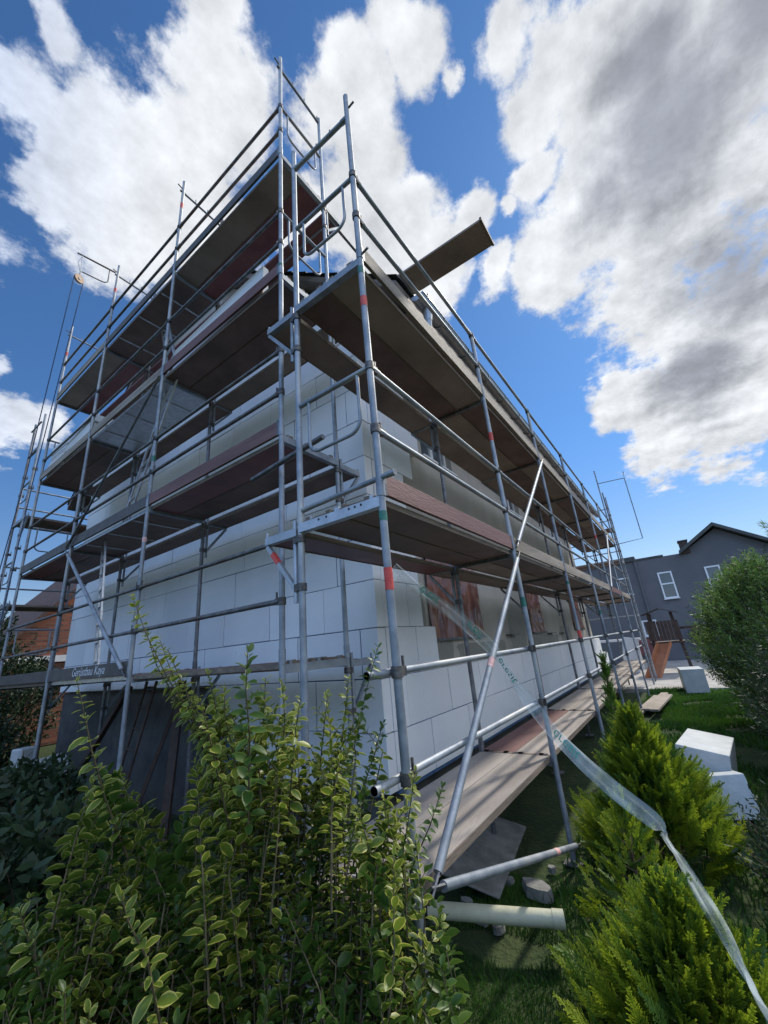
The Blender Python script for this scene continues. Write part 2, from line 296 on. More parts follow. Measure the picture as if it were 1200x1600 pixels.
# lawn blades
def lawn():
    vs=[];fs=[];rim=[];tone=[]
    def blade(x,y,h,w,t):
        a=R()*6.28; dx,dy=math.cos(a)*w,math.sin(a)*w; lx,ly=jit(h*.6),jit(h*.6); o=len(vs)
        z=G-.03+.09*max(0,1-abs(x-8)/20)*max(0,1-abs(y-3)/14)*mnoise.noise((x*.7,y*.7,0))
        vs.extend([(x-dx,y-dy,z-.01),(x+dx,y+dy,z-.01),(x+lx*.5+dx*.6,y+ly*.5+dy*.6,z+h*.6),(x+lx,y+ly,z+h),(x+lx*.5-dx*.6,y+ly*.5-dy*.6,z+h*.6)])
        fs.append((o,o+1,o+2,o+3,o+4)); rim.extend([0,0,.5,1,.5]); tone.extend([t]*5)
    for _ in range(42000):
        x=3.6+R()**.8*12.2; y=-3.2+R()*4.6
        if mnoise.noise((x*1.3,y*1.3,3))<-.25: continue
        blade(x,y,.05+.07*R(),.004+.0007*x,min(1,max(0,.5+mnoise.noise((x*.9,y*.9,5))+jit(.25))))
    for _ in range(42000):
        x=1.6+R()*2.4; y=-.6+R()*2.6
        if mnoise.noise((x*2.1,y*2.1,3))<-.25: continue
        blade(x,y,.02+.03*R(),.003,min(1,max(0,.3+mnoise.noise((x*2,y*2,5))+jit(.25))))
    m=MB(); m.v=vs; m.f=fs; m.sm=[False]*len(fs); m.build('grass','grass',kind='stuff',label='short green grass and moss growing over the garden soil',attrs={'rim':rim,'tone':tone})
lawn()
# ------------------------------------------------------------------ house under renovation
X0,Y0,XE,YE=3.54,2.63,16.7,11.45      # faces of the foam cladding / far corners
def house():
    H=thing('house',(X0,Y0,G),'two storey house clad in white foam boards, dark tiled roof, inside the scaffolding','house')
    T=.14; bx,by=X0+T,Y0+T
    EZ=4.55
    # masonry body: gable prism, walls carry the render
    yr=(1.75+2*(YE+Y0)/2-1.75)/2+0; yr=(Y0+YE)/2; sl=.80; top=lambda y: 4.22+ (y-1.75)*sl if y<=yr else 4.22+(2*yr-y-1.75)*sl
    m=MB(); ys=[by,yr,YE-T]; 
    v=[]; 
    for x in (bx,XE-T):
        v+= [(x,by,-1.34),(x,YE-T,-1.34),(x,YE-T,top(by)-.08),(x,yr,top(yr)-.1),(x,by,top(by)-.08)]
    # front wall (facing -y) is built round its openings
    m.add(v,[(0,1,2,3,4)[::-1],(5,6,7,8,9),(1,6,7,2)])
    wins=[(4.95,6.60,.08,1.32,0),(9.42,10.35,.08,1.32,0),(13.85,15.05,.08,1.32,0),(5.30,6.42,2.95,4.0,1),(9.42,10.35,2.95,4.0,1),(13.4,14.6,2.95,4.0,1)]
    zt=top(by)-.08; xs=sorted({bx,XE-T,*[w[0] for w in wins],*[w[1] for w in wins]}); zs=sorted({-1.34,zt,*[w[2] for w in wins],*[w[3] for w in wins]})
    for i in range(len(xs)-1):
        for k in range(len(zs)-1):
            cx,cz=(xs[i]+xs[i+1])/2,(zs[k]+zs[k+1])/2
            if any(w[0]<cx<w[1] and w[2]<cz<w[3] for w in wins): continue
            m.add([(xs[i],by,zs[k]),(xs[i+1],by,zs[k]),(xs[i+1],by,zs[k+1]),(xs[i],by,zs[k+1])],[(0,1,2,3)])
    for a,b,c,d,_ in wins:
        y2=by+.22; m.add([(a,by,c),(b,by,c),(b,by,d),(a,by,d),(a,y2,c),(b,y2,c),(b,y2,d),(a,y2,d)],[(0,4,5,1),(1,5,6,2),(2,6,7,3),(3,7,4,0)])
    m.build('wall','render',H)
    m=MB(); m.box((bx+.02,by+.02,G-.3),(XE-T-.02,YE-T-.02,-1.345)); m.build('basement_wall','base',H)
    # patches of fresh mortar on the render
    m=MB()
    for (a,b,c,d,s) in ((8.0,8.95,-.30,.62,1),(4.80,5.5,-.3,.22,2),(4.52,4.80,.22,.74,3),(5.6,7.6,-.28,-.02,4),(9.0,11.6,-.3,.0,5),(12,13.2,-.3,.2,6)):
        random.seed(s*5); n=18; pts=[]
        for i in range(n):
            t=i/n*6.283; rr=1+jit(.14); p=(abs(math.cos(t))**.35*math.copysign(1,math.cos(t)),abs(math.sin(t))**.35*math.copysign(1,math.sin(t)))
            pts.append(((a+b)/2+(b-a)/2*p[0]*min(rr,1.05),by-.004,(c+d)/2+(d-c)/2*p[1]*rr))
        o=len(m.v); m.add(pts,[tuple(range(n))])
    m.build('mortar_patch','scratch',H)
    # foam boards: gable side
    random.seed(3)
    m=MB(); tn=[]
    zr=-.30
    rows=[-1.30+.51*k for k in range(-0,14)]
    def board(f,u0,u1,z0,z1,e):
        g=.0025+.006*R(); n0=len(m.v)
        if f=='x': m.obox((X0+T/2-e,(u0+u1)/2,(z0+z1)/2),(T,u1-u0-g*2,z1-z0-g*1.6),None,.004)
        else: m.obox(((u0+u1)/2,Y0+T/2-e,(z0+z1)/2),(u1-u0-g*2,T,z1-z0-g*1.6),None,.004)
        tn.extend([R()]*(len(m.v)-n0))
    for k,z in enumerate(rows):
        u=Y0; first=True; L0=[.42,.95,.25,.78,.55,.35][k%6]
        while u<YE-.05:
            w=L0 if first else 1.0+jit(.015); first=False; u1=min(u+w,YE)
            zz=min(z+.51,top((u+u1)/2)-.12)
            if zz>z+.05 and not (k<2 and u>4.9): board('x',u+(0.0 if u>Y0 else .0),u1,z,zz,jit(.003))
            u=u1
    # long side: corner column, stepped, and the low strip
    ends={0:17.9,1:16.9,2:4.80,3:4.50,4:4.50,5:4.42,6:4.40,7:4.66,8:4.95,9:4.66,10:4.85,11:4.4}
    for k,z in enumerate(rows):
        if z+.51>top(Y0)-.1: continue
        e=ends.get(k,4.4); u=X0+T; first=True; zl=z
        L0=[.75,.30,.62,.5,.34,.6][k%6]
        while u<e-.03:
            w=L0 if first else 1.0+jit(.015); first=False; u1=min(u+w,e); 
            if e-u1<.08: u1=e
            board('y',u,u1,z,z+.51,jit(.003)); u=u1
    m.build('insulation_boards','eps',H,attrs={'tone':tn})
    m=MB(); m.box((X0+.08,5.75,G-.3),(X0+T+.018,YE-.03,-.305)); m.build('basement_plinth','base',H)
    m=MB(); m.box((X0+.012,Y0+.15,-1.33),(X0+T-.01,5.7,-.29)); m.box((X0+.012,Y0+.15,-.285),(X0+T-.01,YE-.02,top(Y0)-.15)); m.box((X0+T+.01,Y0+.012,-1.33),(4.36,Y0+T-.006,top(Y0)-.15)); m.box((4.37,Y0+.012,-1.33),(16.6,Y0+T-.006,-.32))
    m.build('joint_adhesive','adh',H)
    # windows
    for i,(a,b,c,d,up) in enumerate(wins):
        yy=by+.10; f=MB(); w=.07
        for q in (((a,yy,c),(b,yy+.07,c+w)),((a,yy,d-w),(b,yy+.07,d)),((a,yy,c+w),(a+w,yy+.07,d-w)),((b-w,yy,c+w),(b,yy+.07,d-w)),(((a+b)/2-.05,yy-.005,c+w),((a+b)/2+.05,yy+.07,d-w))): f.box(*q)
        wd=f.build('window','white_pvc',H,label=None if up else 'ground floor window masked with reddish foil')
        MB().box((a+w,yy+.03,c+w),(b-w,yy+.045,d-w)).build('pane','glass',wd)
        MB().box((a-.04,by-.07,c-.035),(b+.06,by+.10,c-.002)).build('sill','steel_old' if not up else 'white_pvc',wd)
        if not up:
            f=MB(); nx,nz=34,26; vs=[]
            for k in range(nz+1):
                for h in range(nx+1):
                    u,t=h/nx,k/nz; x=a-.06+(b-a+.12)*u; z=c-.01+(d-c+.06)*t
                    y=by-.015-.07*abs(mnoise.noise((x*7+i*7,0,z*1.3)))-.03*abs(mnoise.noise((x*3,i,z*5)))+(.05*math.sin(u*3.14)*math.sin(t*3.14))
                    vs.append((x+jit(.006),min(y,by-.006) if (u<.04 or u>.96 or t>.96) else y,z))
            f.add(vs,[(k*(nx+1)+h,k*(nx+1)+h+1,(k+1)*(nx+1)+h+1,(k+1)*(nx+1)+h) for k in range(nz) for h in range(nx)],True); f.build('masking_foil','foil',wd)
    # roof
    VX0,VX1=3.31,17.0; ey=1.75; m=MB(); th=.07
    ridge=4.30+(yr-ey)*sl
    def slope(sgn):
        nrow=17; 
        for r in range(nrow):
            t0,t1=r/nrow,(r+1)/nrow+.012
            y0=ey+(yr-ey)*t0; y1=ey+(yr-ey)*t1; z0=4.30+(ridge-4.30)*t0+.045; z1=4.30+(ridge-4.30)*t1+.012
            if sgn<0: y0,y1=2*yr-y0,2*yr-y1
            x=VX0
            while x<VX1-.01:
                x1=min(x+.30,VX1); k=4
                vs=[];
                for q in range(k+1):
                    xx=x+(x1-x)*q/k; h=.028*math.sin(q/k*math.pi*1.0)
                    vs+=[(xx,y0,z0+h),(xx,y1,z1+h*.7),(xx,y0,z0+h-.035)]
                fs=[]
                for q in range(k): a=q*3; fs+=[(a,a+3,a+4,a+1),(a,a+2,a+5,a+3)]
                m.add(vs,fs); x=x1
        
    slope(1); slope(-1)
    m.path([(VX0-.02,yr,ridge+.04),(VX1,yr,ridge+.04)],.11,8)
    rf=m.build('roof','tile',H)
    m=MB()
    for s in (1,-1):
        f=lambda y:y if s>0 else 2*yr-y
        a,b=f(ey+.03),f(yr); za,zb=4.30,ridge
        m.add([(VX0+.01,a,za-.03),(VX0+.01,b,zb-.03),(VX0+.01,b,zb-.13),(VX0+.01,a,za-.13),(VX1-.02,a,za-.03),(VX1-.02,b,zb-.03),(VX1-.02,b,zb-.13),(VX1-.02,a,za-.13)],[(0,1,2,3),(4,7,6,5),(0,4,5,1),(3,2,6,7),(0,3,7,4)])
    m.build('roof_boarding','verge',H)
    m=MB(); m.box((VX0+.03,ey+.035,4.10),(VX1-.05,ey+.06,4.27)); m.build('fascia_board','verge',H)
    m=MB(); 
    m.add([(VX0+.4,ey+.07,4.12),(VX1,ey+.07,4.12),(VX1,by-.005,4.16),(VX0+.4,by-.005,4.16)],[(0,1,2,3)]); m.build('eaves_soffit','verge',H)
    # gutter
    gy,gz,gr=ey-.085,4.20,.085; m=MB(); vs=[]; n=12; gx0=3.62
    for x in (gx0,VX1+.05):
        for q,r_ in ((0,gr),(1,gr-.006)):
            for i in range(n+1):
                t=math.pi+math.pi*i/n; vs.append((x,gy+r_*math.cos(t),gz+r_*math.sin(t)))
    k=n+1; fs=[(i,i+1,2*k+i+1,2*k+i) for i in range(n)]+[(k+i+1,k+i,3*k+i,3*k+i+1) for i in range(n)]+[(0,2*k,3*k,k),(n,k+n,3*k+n,2*k+n)]
    m.add(vs,fs,True); m.path([(gx0,gy-gr,gz+.004),(VX1+.05,gy-gr,gz+.004)],.011,8)
    gt=m.build('gutter','zinc',H)
    m=MB(); m.add([vs[i] for i in range(n+1)]+[(gx0-.012,p[1],p[2]) for p in vs[:n+1]],[tuple(range(n+1)),tuple(range(k,2*k))[::-1]]+[(i,k+i,k+i+1,i+1) for i in range(n)]+[(0,n,k+n,k)]); m.build('end_cap','steel_bright',gt)
    for x in np.arange(4.2,16.9,.8):
        m=MB(); m.path([(x,gy+gr*1.1*math.cos(math.pi+math.pi*i/8),gz+gr*1.1*math.sin(math.pi+math.pi*i/8)) for i in range(9)],.009,6); m.build('gutter_bracket','zinc',gt)
    m=MB(); m.tube((3.86,gy,gz-.07),(3.86,gy,gz-.24),.07,14,.045); m.tube((3.86,gy,gz-.24),(3.86,gy+.02,gz-.34),.042,14); m.box((3.80,gy-.08,gz+.0),(3.93,gy-.06,gz+.13)); m.build('gutter_outlet','steel_bright',gt)
    m=MB()
    for x,z in ((7.75,.05),(10.6,.02),(11.8,.0)): m.box((x,by-.12,z),(x+.45,by+.01,z+.02))
    m.build('wall_bracket','steel_old',H)
    m=MB(); m.obox((6.0,by-.01,1.98),(.05,.03,.09)); m.build('wall_hole_cover','black',H)
house()
# ------------------------------------------------------------------ scaffolding
RR=.0242
def lock(mb,x,y,z,dx,dy):   # wedge coupler: cup, plate and wedge
    mb.tube((x,y,z-.03),(x,y,z+.03),RR+.009,10); c=Vector((x+dx*.045,y+dy*.045,z)); mb.obox(c,(.03+abs(dx)*.03,.03+abs(dy)*.03,.05)); mb.obox(c+Vector((dx*.02,dy*.02,.03)),(.012,.012,.10))
def standard(P,x,y,z0,z1,joints,locks,old=False,tapes=(),foot=True,lean=(0,0)):
    m=MB(); lx,ly=lean
    at=lambda z:(x+lx*(z-z0),y+ly*(z-z0),z)
    m.tube(at(z0),at(z1),RR,14)
    for z in joints: m.tube(at(z+.02),at(z+.13),RR+.004,14)
    s=m.build('standard','steel_old' if old else 'steel',P)
    if locks:
        for z,dx,dy in locks: m=MB(); lock(m,*at(z)[:2],z,dx,dy); m.build('wedge_coupler','coupler',s)
    for z,c,h in tapes:
        m=MB(); m.tube(at(z),at(z+h),RR+.0016,14,None,False); m.build('tape_band',c,s)
    if foot:
        m=MB(); m.obox((x,y,z0-.01),(.15,.15,.012)); m.tube((x,y,z0-.01),(x,y,z0+.16),.018,10); m.build('base_plate','steel_old',s)
    return s
def rail(P,a,b,r=.0205,mat='steel',name='guardrail'):
    m=MB(); a,b=Vector(a),Vector(b); m.tube(a,b,r,12); d=(b-a).normalized()
    m.tube(a,a+d*.07,r*1.15,12); m.tube(b-d*.07,b,r*1.15,12)
    return m.build(name,mat,P)
def transom(P,a,b,slots=False,mat='steel',under=True):
    a,b=Vector(a),Vector(b); m=MB(); d=(b-a).normalized(); z=Vector((0,0,1)); s=d.cross(z)
    # U profile: two flanges and a web, upper lugs
    m.beam(a-z*.045,b-z*.045,.052,.006); 
    for k in (-1,1): m.beam(a+s*.023*k-z*.012,b+s*.023*k-z*.012,.005,.062)
    L_=(b-a).length
    for t in (.10,.42,.50,.86): p=a+(b-a)*t; m.obox(p+z*.022,(.035,.035,.05) ); 
    o=m.build('transom','steel_bright' if slots else mat,P)
    if slots:
        m=MB()
        for t in (.2,.27,.34,.62,.72): 
            for k in (-1,1):
                p=a+(b-a)*t+s*.0262*k; m.tube(p,p+s*.0012*k,.009,10)
        m.build('slot_row','black',o)
    return o
def deck(P,ax,u0,u1,v0,v1,z,mat,edge='ply_tan',n=1,label=None,name='deck_board'):
    # frame platform: plywood sheet, rim, hooks; runs along axis ax
    w=(v1-v0)/n
    for i in range(n):
        a=v0+w*i+.006; b=v0+w*(i+1)-.006; dz=jit(.003); m=MB()
        def bx_(p,q,r,s_,lo,hi,mm): 
            mm.box((p,r,lo),(q,s_,hi)) if ax=='x' else mm.box((r,p,lo),(s_,q,hi))
        c=((u0+u1)/2,(a+b)/2); 
        sz=(u1-u0-.02,b-a) ; ctr=(c[0],c[1],z+dz-.022) if ax=='x' else (c[1],c[0],z+dz-.022)
        m.obox(ctr,(sz[0],sz[1],.042) if ax=='x' else (sz[1],sz[0],.042),None,.003)
        o=m.build(name,mat if isinstance(mat,str) else mat[i%len(mat)],P,label=label)
        m=MB()
        for u in (u0+.01,u1-.01): bx_(u-.012,u+.012,a+.002,b-.002,z-.050,z+.004,m)
        for t in (.2,.8): 
            for u,s_ in ((u0,-1),(u1,1)): bx_(u-.02,u+.02,a+(b-a)*t-.02,a+(b-a)*t+.02,z-.012,z+.012,m)
        if not edge: bx_(u0+.012,u1-.012,(a+b)/2-.015,(a+b)/2+.015,z-.049,z-.0435,m); m.build('edge_frame','steel',o)
        else:
            for e0,e1 in ((a-.005,a),(b,b+.005)): bx_(u0+.012,u1-.012,e0,e1,z-.049,z-.006,m)
            m.build('edge_frame','alu' if edge=='alu' else 'plank_end',o)
def toe(P,ax,u0,u1,v,z,mat,h=.15,label=None):
    m=MB(); m.obox(((u0+u1)/2,v,z+h/2+.004) if ax=='x' else (v,(u0+u1)/2,z+h/2+.004),(u1-u0-.03,.028,h) if ax=='x' else (.028,u1-u0-.03,h),None,.003)
    t=m.build('toe_board',mat,P,label=label); m=MB()
    for u in (u0+.03,u1-.03): m=MB(); m.obox((u,v,z+h/2+.004) if ax=='x' else (v,u,z+h/2+.004),(.04,.034,h+.012) if ax=='x' else (.034,.04,h+.012)); m.build('end_fitting','steel_old',t)
    return t
def console(P,p,d,w,mat='steel',tape=False):   # inner bracket: arm, short upright, strut
    p,d=Vector(p),Vector(d); z=Vector((0,0,1)); m=MB()
    a=p+d*.03; b=p+d*w; m.beam(a-z*.03,b-z*.03,.045,.006); s=d.cross(z)
    for k in(-1,1): m.beam(a+s*.02*k,b+s*.02*k,.005,.055)
    m.tube(b-z*.03,b+z*.07,.010,8); m.tube(a+d*.03-z*.5,a+d*.03+z*.09,.017,10); m.beam(b-z*.04-d*.01,a+d*.02-z*.42,.03,.03)
    o=m.build('bracket','steel' if not tape else 'steel_bright',P)
    for q in (-.06,-.40): m=MB(); m.tube(p+z*(q-.025),p+z*(q+.025),RR+.010,10); m.obox(p+d*.04+z*q,(.04,.04,.05)); m.build('tube_clamp','coupler',o)
    if tape: 
        m=MB(); q0=b-z*.04-d*.01; q1=a+d*.02-z*.42; m.beam(q0+(q1-q0)*.18,q0+(q1-q0)*.40,.033,.033); m.build('tape_band','red',o)
def endguard(P,a,b,z,mat='steel'):   # end rail with a U-shaped lower loop
    a=Vector((*a,z)); b=Vector((*b,z)); m=MB(); m.tube(a,b,.020,12); D=(b-a); Lh=D.length; d=D/Lh; k=Vector((0,0,-1))
    p=a+d*Lh*.16; q=a+d*Lh*.84; pts=[p]; r=.10; dep=.46
    pts.append(p+k*(dep-r))
    for i in range(1,6): t=i/6*math.pi/2; pts.append(p+k*(dep-r)+k*(r*math.sin(t))+d*(r*(1-math.cos(t))))
    pts.append(p+d*r+k*dep); pts.append(q-d*r+k*dep)
    for i in range(1,6): t=i/6*math.pi/2; pts.append(q-d*r+k*dep+d*(r*math.sin(t))-k*(r*(1-math.cos(t))))
    pts.append(q+k*(dep-r)); pts.append(q)
    m.path(pts,.013,10); return m.build('end_guardrail',mat,P)
def brace(P,a,b,mat='steel',r=.0235,band=None):
    a,b=Vector(a),Vector(b); d=(b-a).normalized(); m=MB(); m.tube(a+d*.10,b-d*.10,r,14)
    s=m.build('diagonal_brace',mat,P)
    for p,e in ((a,1),(b,-1)): m=MB(); m.beam(p-d*e*.03,p+d*e*.12,.038,.010,up=d.orthogonal()); m.build('flat_end','steel_old',s)
    if band: m=MB(); p=a+(b-a)*band; m.tube(p,p+d*.09,r+.0016,14,None,False); m.build('tape_band','pinkwhite',s)
    return s
xr,yr_,wr,br=1.918,1.321,.72,2.475; ZR=(-1.12,.88,2.88)
def side_scaffold():
    P=thing('scaffold',(xr+7.4,yr_+.36,G),'long galvanised scaffold with wooden decks along the rendered side of the house','scaffold','scaffolding around the house')
    yo,yi=yr_,yr_+wr
    tp={0:((.32,'red',.13),(2.42,'red',.09),(.74,'green',.06),(2.74,'green',.07)),1:((2.28,'red',.11),(.3,'green',.10)),2:((-.1,'red',.12),(.72,'green',.05)),3:((.3,'green',.08),),4:((2.3,'red',.1),)}
    for i in range(7):
        x=xr+br*i
        lk=[(z+h,dx,0) for z in ZR for h in(.5,1.0) for dx in((1,) if i==0 else (-1,) if i==6 else(1,-1))]
        standard(P,x,yo,G,5.0 if i==0 else (5.9 if i==6 else 3.93),(-1.12,.88,2.88),lk,False,tp.get(i,()),lean=(jit(.001),jit(.001)))
        standard(P,x,yi,G,5.0 if i==0 else 2.9,(-1.12,.88),None,i>0)
        for k,z in enumerate(ZR):
            transom(P,(x,yo,z),(x,yi,z),slots=(i==0 and k==1),mat='steel' if i==0 else 'steel_old')
            if k: console(P,(x,yi,z-.03),(0,1,0),.37,tape=(i==0 and k==1))
    # decks
    rnd=random.Random(5)
    for k,z in enumerate(ZR):
        for i in range(6):
            u0,u1=xr+br*i,xr+br*(i+1)
            mats={0:['plank','plank'],1:['ply','ply'],2:['ply_tan','ply']}[k]
            if k==0:
                if i==0: u0-= .18
                m=['plank','plank']; 
                if i==1: m=['plank','toe_red']
                if i>3: m=['toe_wood','plank']
                deck(P,'x',u0+.0,u1,yo+.035,yi+.02,z+.035,m,'plank_end',2)
            else:
                deck(P,'x',u0,u1,yo+.03,yi-.018,z+.035,mats if i%2==0 else ['ply','ply_tan'],'ply_tan',2)
                deck(P,'x',u0,u1,yi+.030,yi+.36,z-.01,'maroon' if (k==1 and i==0) else rnd.choice(['ply','ply','ply_tan']),'ply_tan',1)
            if k==1: toe(P,'x',u0,u1,yo+.0,z+.035,'toe_red' if i in(0,4) else 'toe_wood')
            if k==2: toe(P,'x',u0,u1,yo+.0,z+.035,'toe_wood' if i%3 else 'toe_dark' if i else 'toe_wood')
            for h in (.5,1.0):
                if k==0 and h==.5 : rail(P,(u0+.03-(.06 if i==0 else 0),yo+.045,z+h),(u1-.03,yo+.045,z+h))
                else: rail(P,(u0+.03-(.06 if i==0 and k==0 else 0),yo+(.045 if k==0 else 0),z+h),(u1-.03,yo+(.045 if k==0 else 0),z+h),mat='steel')
    x=xr
    rail(P,(x,yo,4.69),(x,yi,4.72),.0225,name='top_transom'); 
    m=MB()
    for t in (.3,.55,.8): m.obox((x,yo+wr*t,4.735),(.012,.012,.07))
    m.tube((x,yo-.09,4.82),(x,yo+.01,4.80),.010,8); m.build('rail_stub','steel_old',P)
    endguard(P,(x,yi),(x,yo),1.88); endguard(P,(x,yi),(x,yo),3.86)
    rail(P,(x,yo-.12,1.03),(x,yi,1.0),.018,name='end_toe_rail')
    m=MB(); m.tube((x-.02,yo-.10,2.93),(x,yo+.02,2.93),.010,8); m.build('rail_stub','steel_old',P)
    brace(P,(1.96,yo-.05,-1.10),(xr+br,yo-.05,.86),band=.46); brace(P,(xr+br,yo-.05,.95),(xr+2*br,yo-.05,2.86))
    brace(P,(1.98,yo-.05,-1.08),(4.46,yo-.05,-1.80),band=.72)
    brace(P,(xr+4*br,yo-.05,.95),(xr+5*br,yo-.05,2.86))
    # cantilever hoop and hand rails at the far end
    x=xr+6*br; m=MB(); m.path([(x,yo,5.35),(x,yo-.9,5.30),(x,yo-.92,5.55)],.017,8); m.path([(x,yo-.9,5.3),(x,yo-.9,2.95),(x,yo,2.9)],.017,8); m.build('side_hoop','steel',P)
side_scaffold()
xl,yl,wl,bl=2.199,2.575,.757,2.531; ZL=(-.06,1.94,3.94,5.94)
def gable_scaffold():
    P=thing('scaffold',(xl+wl/2,yl+3.8,G),'tall galvanised scaffold with brown decks and toe boards in front of the white gable wall','scaffold','scaffolding around the house')
    xo,xi=xl,xl+wl
    tp={0:((3.0,'green',.07),(3.95,'green',.16)),1:((7.4,'red',.12),(2.6,'green',.08),(1.5,'pinkwhite',.06)),2:((7.35,'red',.1),(.9,'green',.06)),3:((7.2,'red',.1),)}
    for j in range(4):
        y=yl+bl*j
        lk=[(z+h,0,dy) for z in ZL for h in(.5,1.0) for dy in((1,) if j==0 else (-1,) if j==3 else(1,-1))]
        standard(P,xo,y,G,8.07,(-.06,1.94,3.94,5.94),lk,False,tp.get(j,()))
        standard(P,xi,y,G,7.87 if j==0 else 7.95,(-.06,1.94,3.94,5.94),None,j>0 or False)
        for k,z in enumerate(ZL):
            transom(P,(xo,y,z),(xi,y,z),mat='steel' if j<2 else 'steel_old')
            console(P,(xi,y,z-.03),(1,0,0),.36)
        rail(P,(xo-.05,y,7.80),(xi,y,7.76),.018,name='top_transom')
        m=MB()
        for t in (.3,.6,.95): m.obox((xo+wl*t,y,7.84),(.012,.012,.09))
        m.tube((xo-.10,y,7.90),(xo+.01,y,7.86),.010,8); m.build('rail_stub','steel_old',P)
    for k,z in enumerate(ZL):
        for j in range(3):
            u0,u1=yl+bl*j,yl+bl*(j+1)
            if j==1:   # ladder bay: ribbed aluminium platforms with hatch
                deck(P,'y',u0,u1,xo+.03,xi-.025,z+.035,'ply' if k!=2 else 'alu','alu',1,label='aluminium framed hatch platform',name='hatch_platform')
                for t in (.2,.5,.8):
                    m=MB(); y=u0+bl*t; m.box((xo+.05,y-.015,z-.024),(xi-.05,y+.015,z-.009)); m.build('platform_rib','alu',P)
                    m.build
            else:
                mats={0:['ply','ply'],1:['maroon','ply'],2:['ply','ply'],3:['ply_tan','maroon']}[k]
                deck(P,'y',u0,u1,xo+.03,xi-.025,z+.035,mats,'ply_tan',2)
            deck(P,'y',u0,u1,xi+.055,xi+.345,z-.01,'maroon' if k==3 else 'ply_tan' if (k==2 and j==0) else 'ply','ply_tan' if k<3 else None,1)
            tm={0:['toe_dark']*3,1:['toe_red','toe_dark','toe_dark'],2:['toe_red','toe_wood','toe_wood'],3:['toe_dark','toe_dark','toe_wood']}[k][j]
            if not(k==0 and j==0):
                t=toe(P,'y',u0,u1,xo,z+.035,tm,label='dark toe board lettered in white' if (k==0 and j==1) else None)
                if k==0 and j==1: lettering(t,xo-.0150,u0,z)
            for h in (.5,1.0): rail(P,(xo,u0+.03,z+h),(xo,u1-.03,z+h),mat='steel_old')
    for z in (4.94,6.94): endguard(P,(xo,yl),(xi,yl),z)
    for z in (.94,2.94,4.94): endguard(P,(xo,yl+3*bl),(xi,yl+3*bl),z)
    brace(P,(xo-.05,yl+2*bl,1.90),(xo-.05,yl+bl,-.02)); brace(P,(xo-.05,yl+2*bl,1.98),(xo-.05,yl+bl,3.9),mat='steel_old',r=.018)
    m=MB(); m.tube((2.1,2.86,1.57),(2.1,1.96,1.66),.0235,12); m.build('tie_tube','steel_old',P)
    m=MB(); m.tube((3.0,2.60,5.84),(3.75,2.60,5.80),.02,10); m.build('tie_tube','steel_old',P)
def lettering(t,x,u0,z):
    c=bpy.data.curves.new('lettering','FONT'); c.body='Gerüstbau Kaya'; c.size=.155; c.shear=.25; c.extrude=.0008; c.space_character=1.0
    o=bpy.data.objects.new('lettering',c); C.objects.link(o); dg=bpy.context.evaluated_depsgraph_get(); dg.update(); me=bpy.data.meshes.new_from_object(o.evaluated_get(dg)); bpy.data.objects.remove(o)
    mb=MB(); W_=max(v.co.x for v in me.vertices)
    y1=u0+.62+W_
    vs=[(x-.0012-v.co.z, y1-v.co.x, z+.075+v.co.y*.95) for v in me.vertices]
    mb.add(vs,[tuple(p.vertices) for p in me.polygons]); mb.build('lettering','pen',t)
gable_scaffold()
def far_scaffold(cx,cy,lab):   # small frames seen beyond the gable and beyond the long side
    pass
def rear_scaffold():
    P=thing('scaffold',(2.6,12.4,G),'narrow rear scaffold beyond the far end of the gable, with brackets against the sky','scaffold','scaffolding around the house')
    for x in (2.40,5.0,7.6):
        for y in (11.85,12.58):
            standard(P,x,y,G,6.45 if x<3 else 5.6,(.0,2,4),[(z,1,0) for z in (.9,2.4,2.9,4.4,4.9)] if x<3 else None,y>12)
        for z in (-.1,1.6,3.6,5.5): transom(P,(x,11.85,z),(x,12.58,z))
        for z in (1.6,3.6): console(P,(x,11.85,z),(0,-1,0),.36)
    rail(P,(2.35,11.85,6.2),(2.35,12.58,6.2),.018,name='top_transom')
    for u0,u1 in ((2.4,5.0),(5.0,7.6)):
        for z in (1.6,3.6):
            deck(P,'x',u0,u1,11.88,12.55,z+.035,['toe_dark','ply'],'ply_tan',2)
            deck(P,'x',u0,u1,11.5,11.80,z,'ply','ply_tan',1)
            for h in (.5,1.0): rail(P,(u0,12.58,z+h),(u1,12.58,z+h))
    for z in (2.6,4.6,.9): endguard(P,(2.4,11.85),(2.4,12.58),z)
rear_scaffold()
def end_scaffold():
    P=thing('scaffold',(18.0,2.9,G),'far scaffold tower with ladder beyond the low end of the foam clad wall','scaffold','scaffolding around the house')
    for x in (17.6,18.35):
        for y in (1.32,3.4,5.9):
            standard(P,x,y,G,5.2,(.0,2,4),[(z,0,1) for z in (.9,2.4,2.9,4.4)] if x>18 else None,x<18)
    for z in (.4,2.4,3.7):
        for y in (1.32,3.4,5.9): transom(P,(17.6,y,z),(18.35,y,z))
    for z in (2.4,3.7):
        for u0,u1 in ((1.32,3.4),(3.4,5.9)):
            deck(P,'y',u0,u1,17.63,18.32,z+.035,['ply','ply_tan'],'ply_tan',2)
            toe(P,'y',u0,u1,18.35,z+.035,'toe_wood')
    for z in (.4,.9,2.9,3.4,4.2,4.7):
        for u0,u1 in ((1.32,3.4),(3.4,5.9)): rail(P,(18.35,u0,z),(18.35,u1,z)); 
        rail(P,(17.6,1.32,z),(18.35,1.32,z))
end_scaffold()
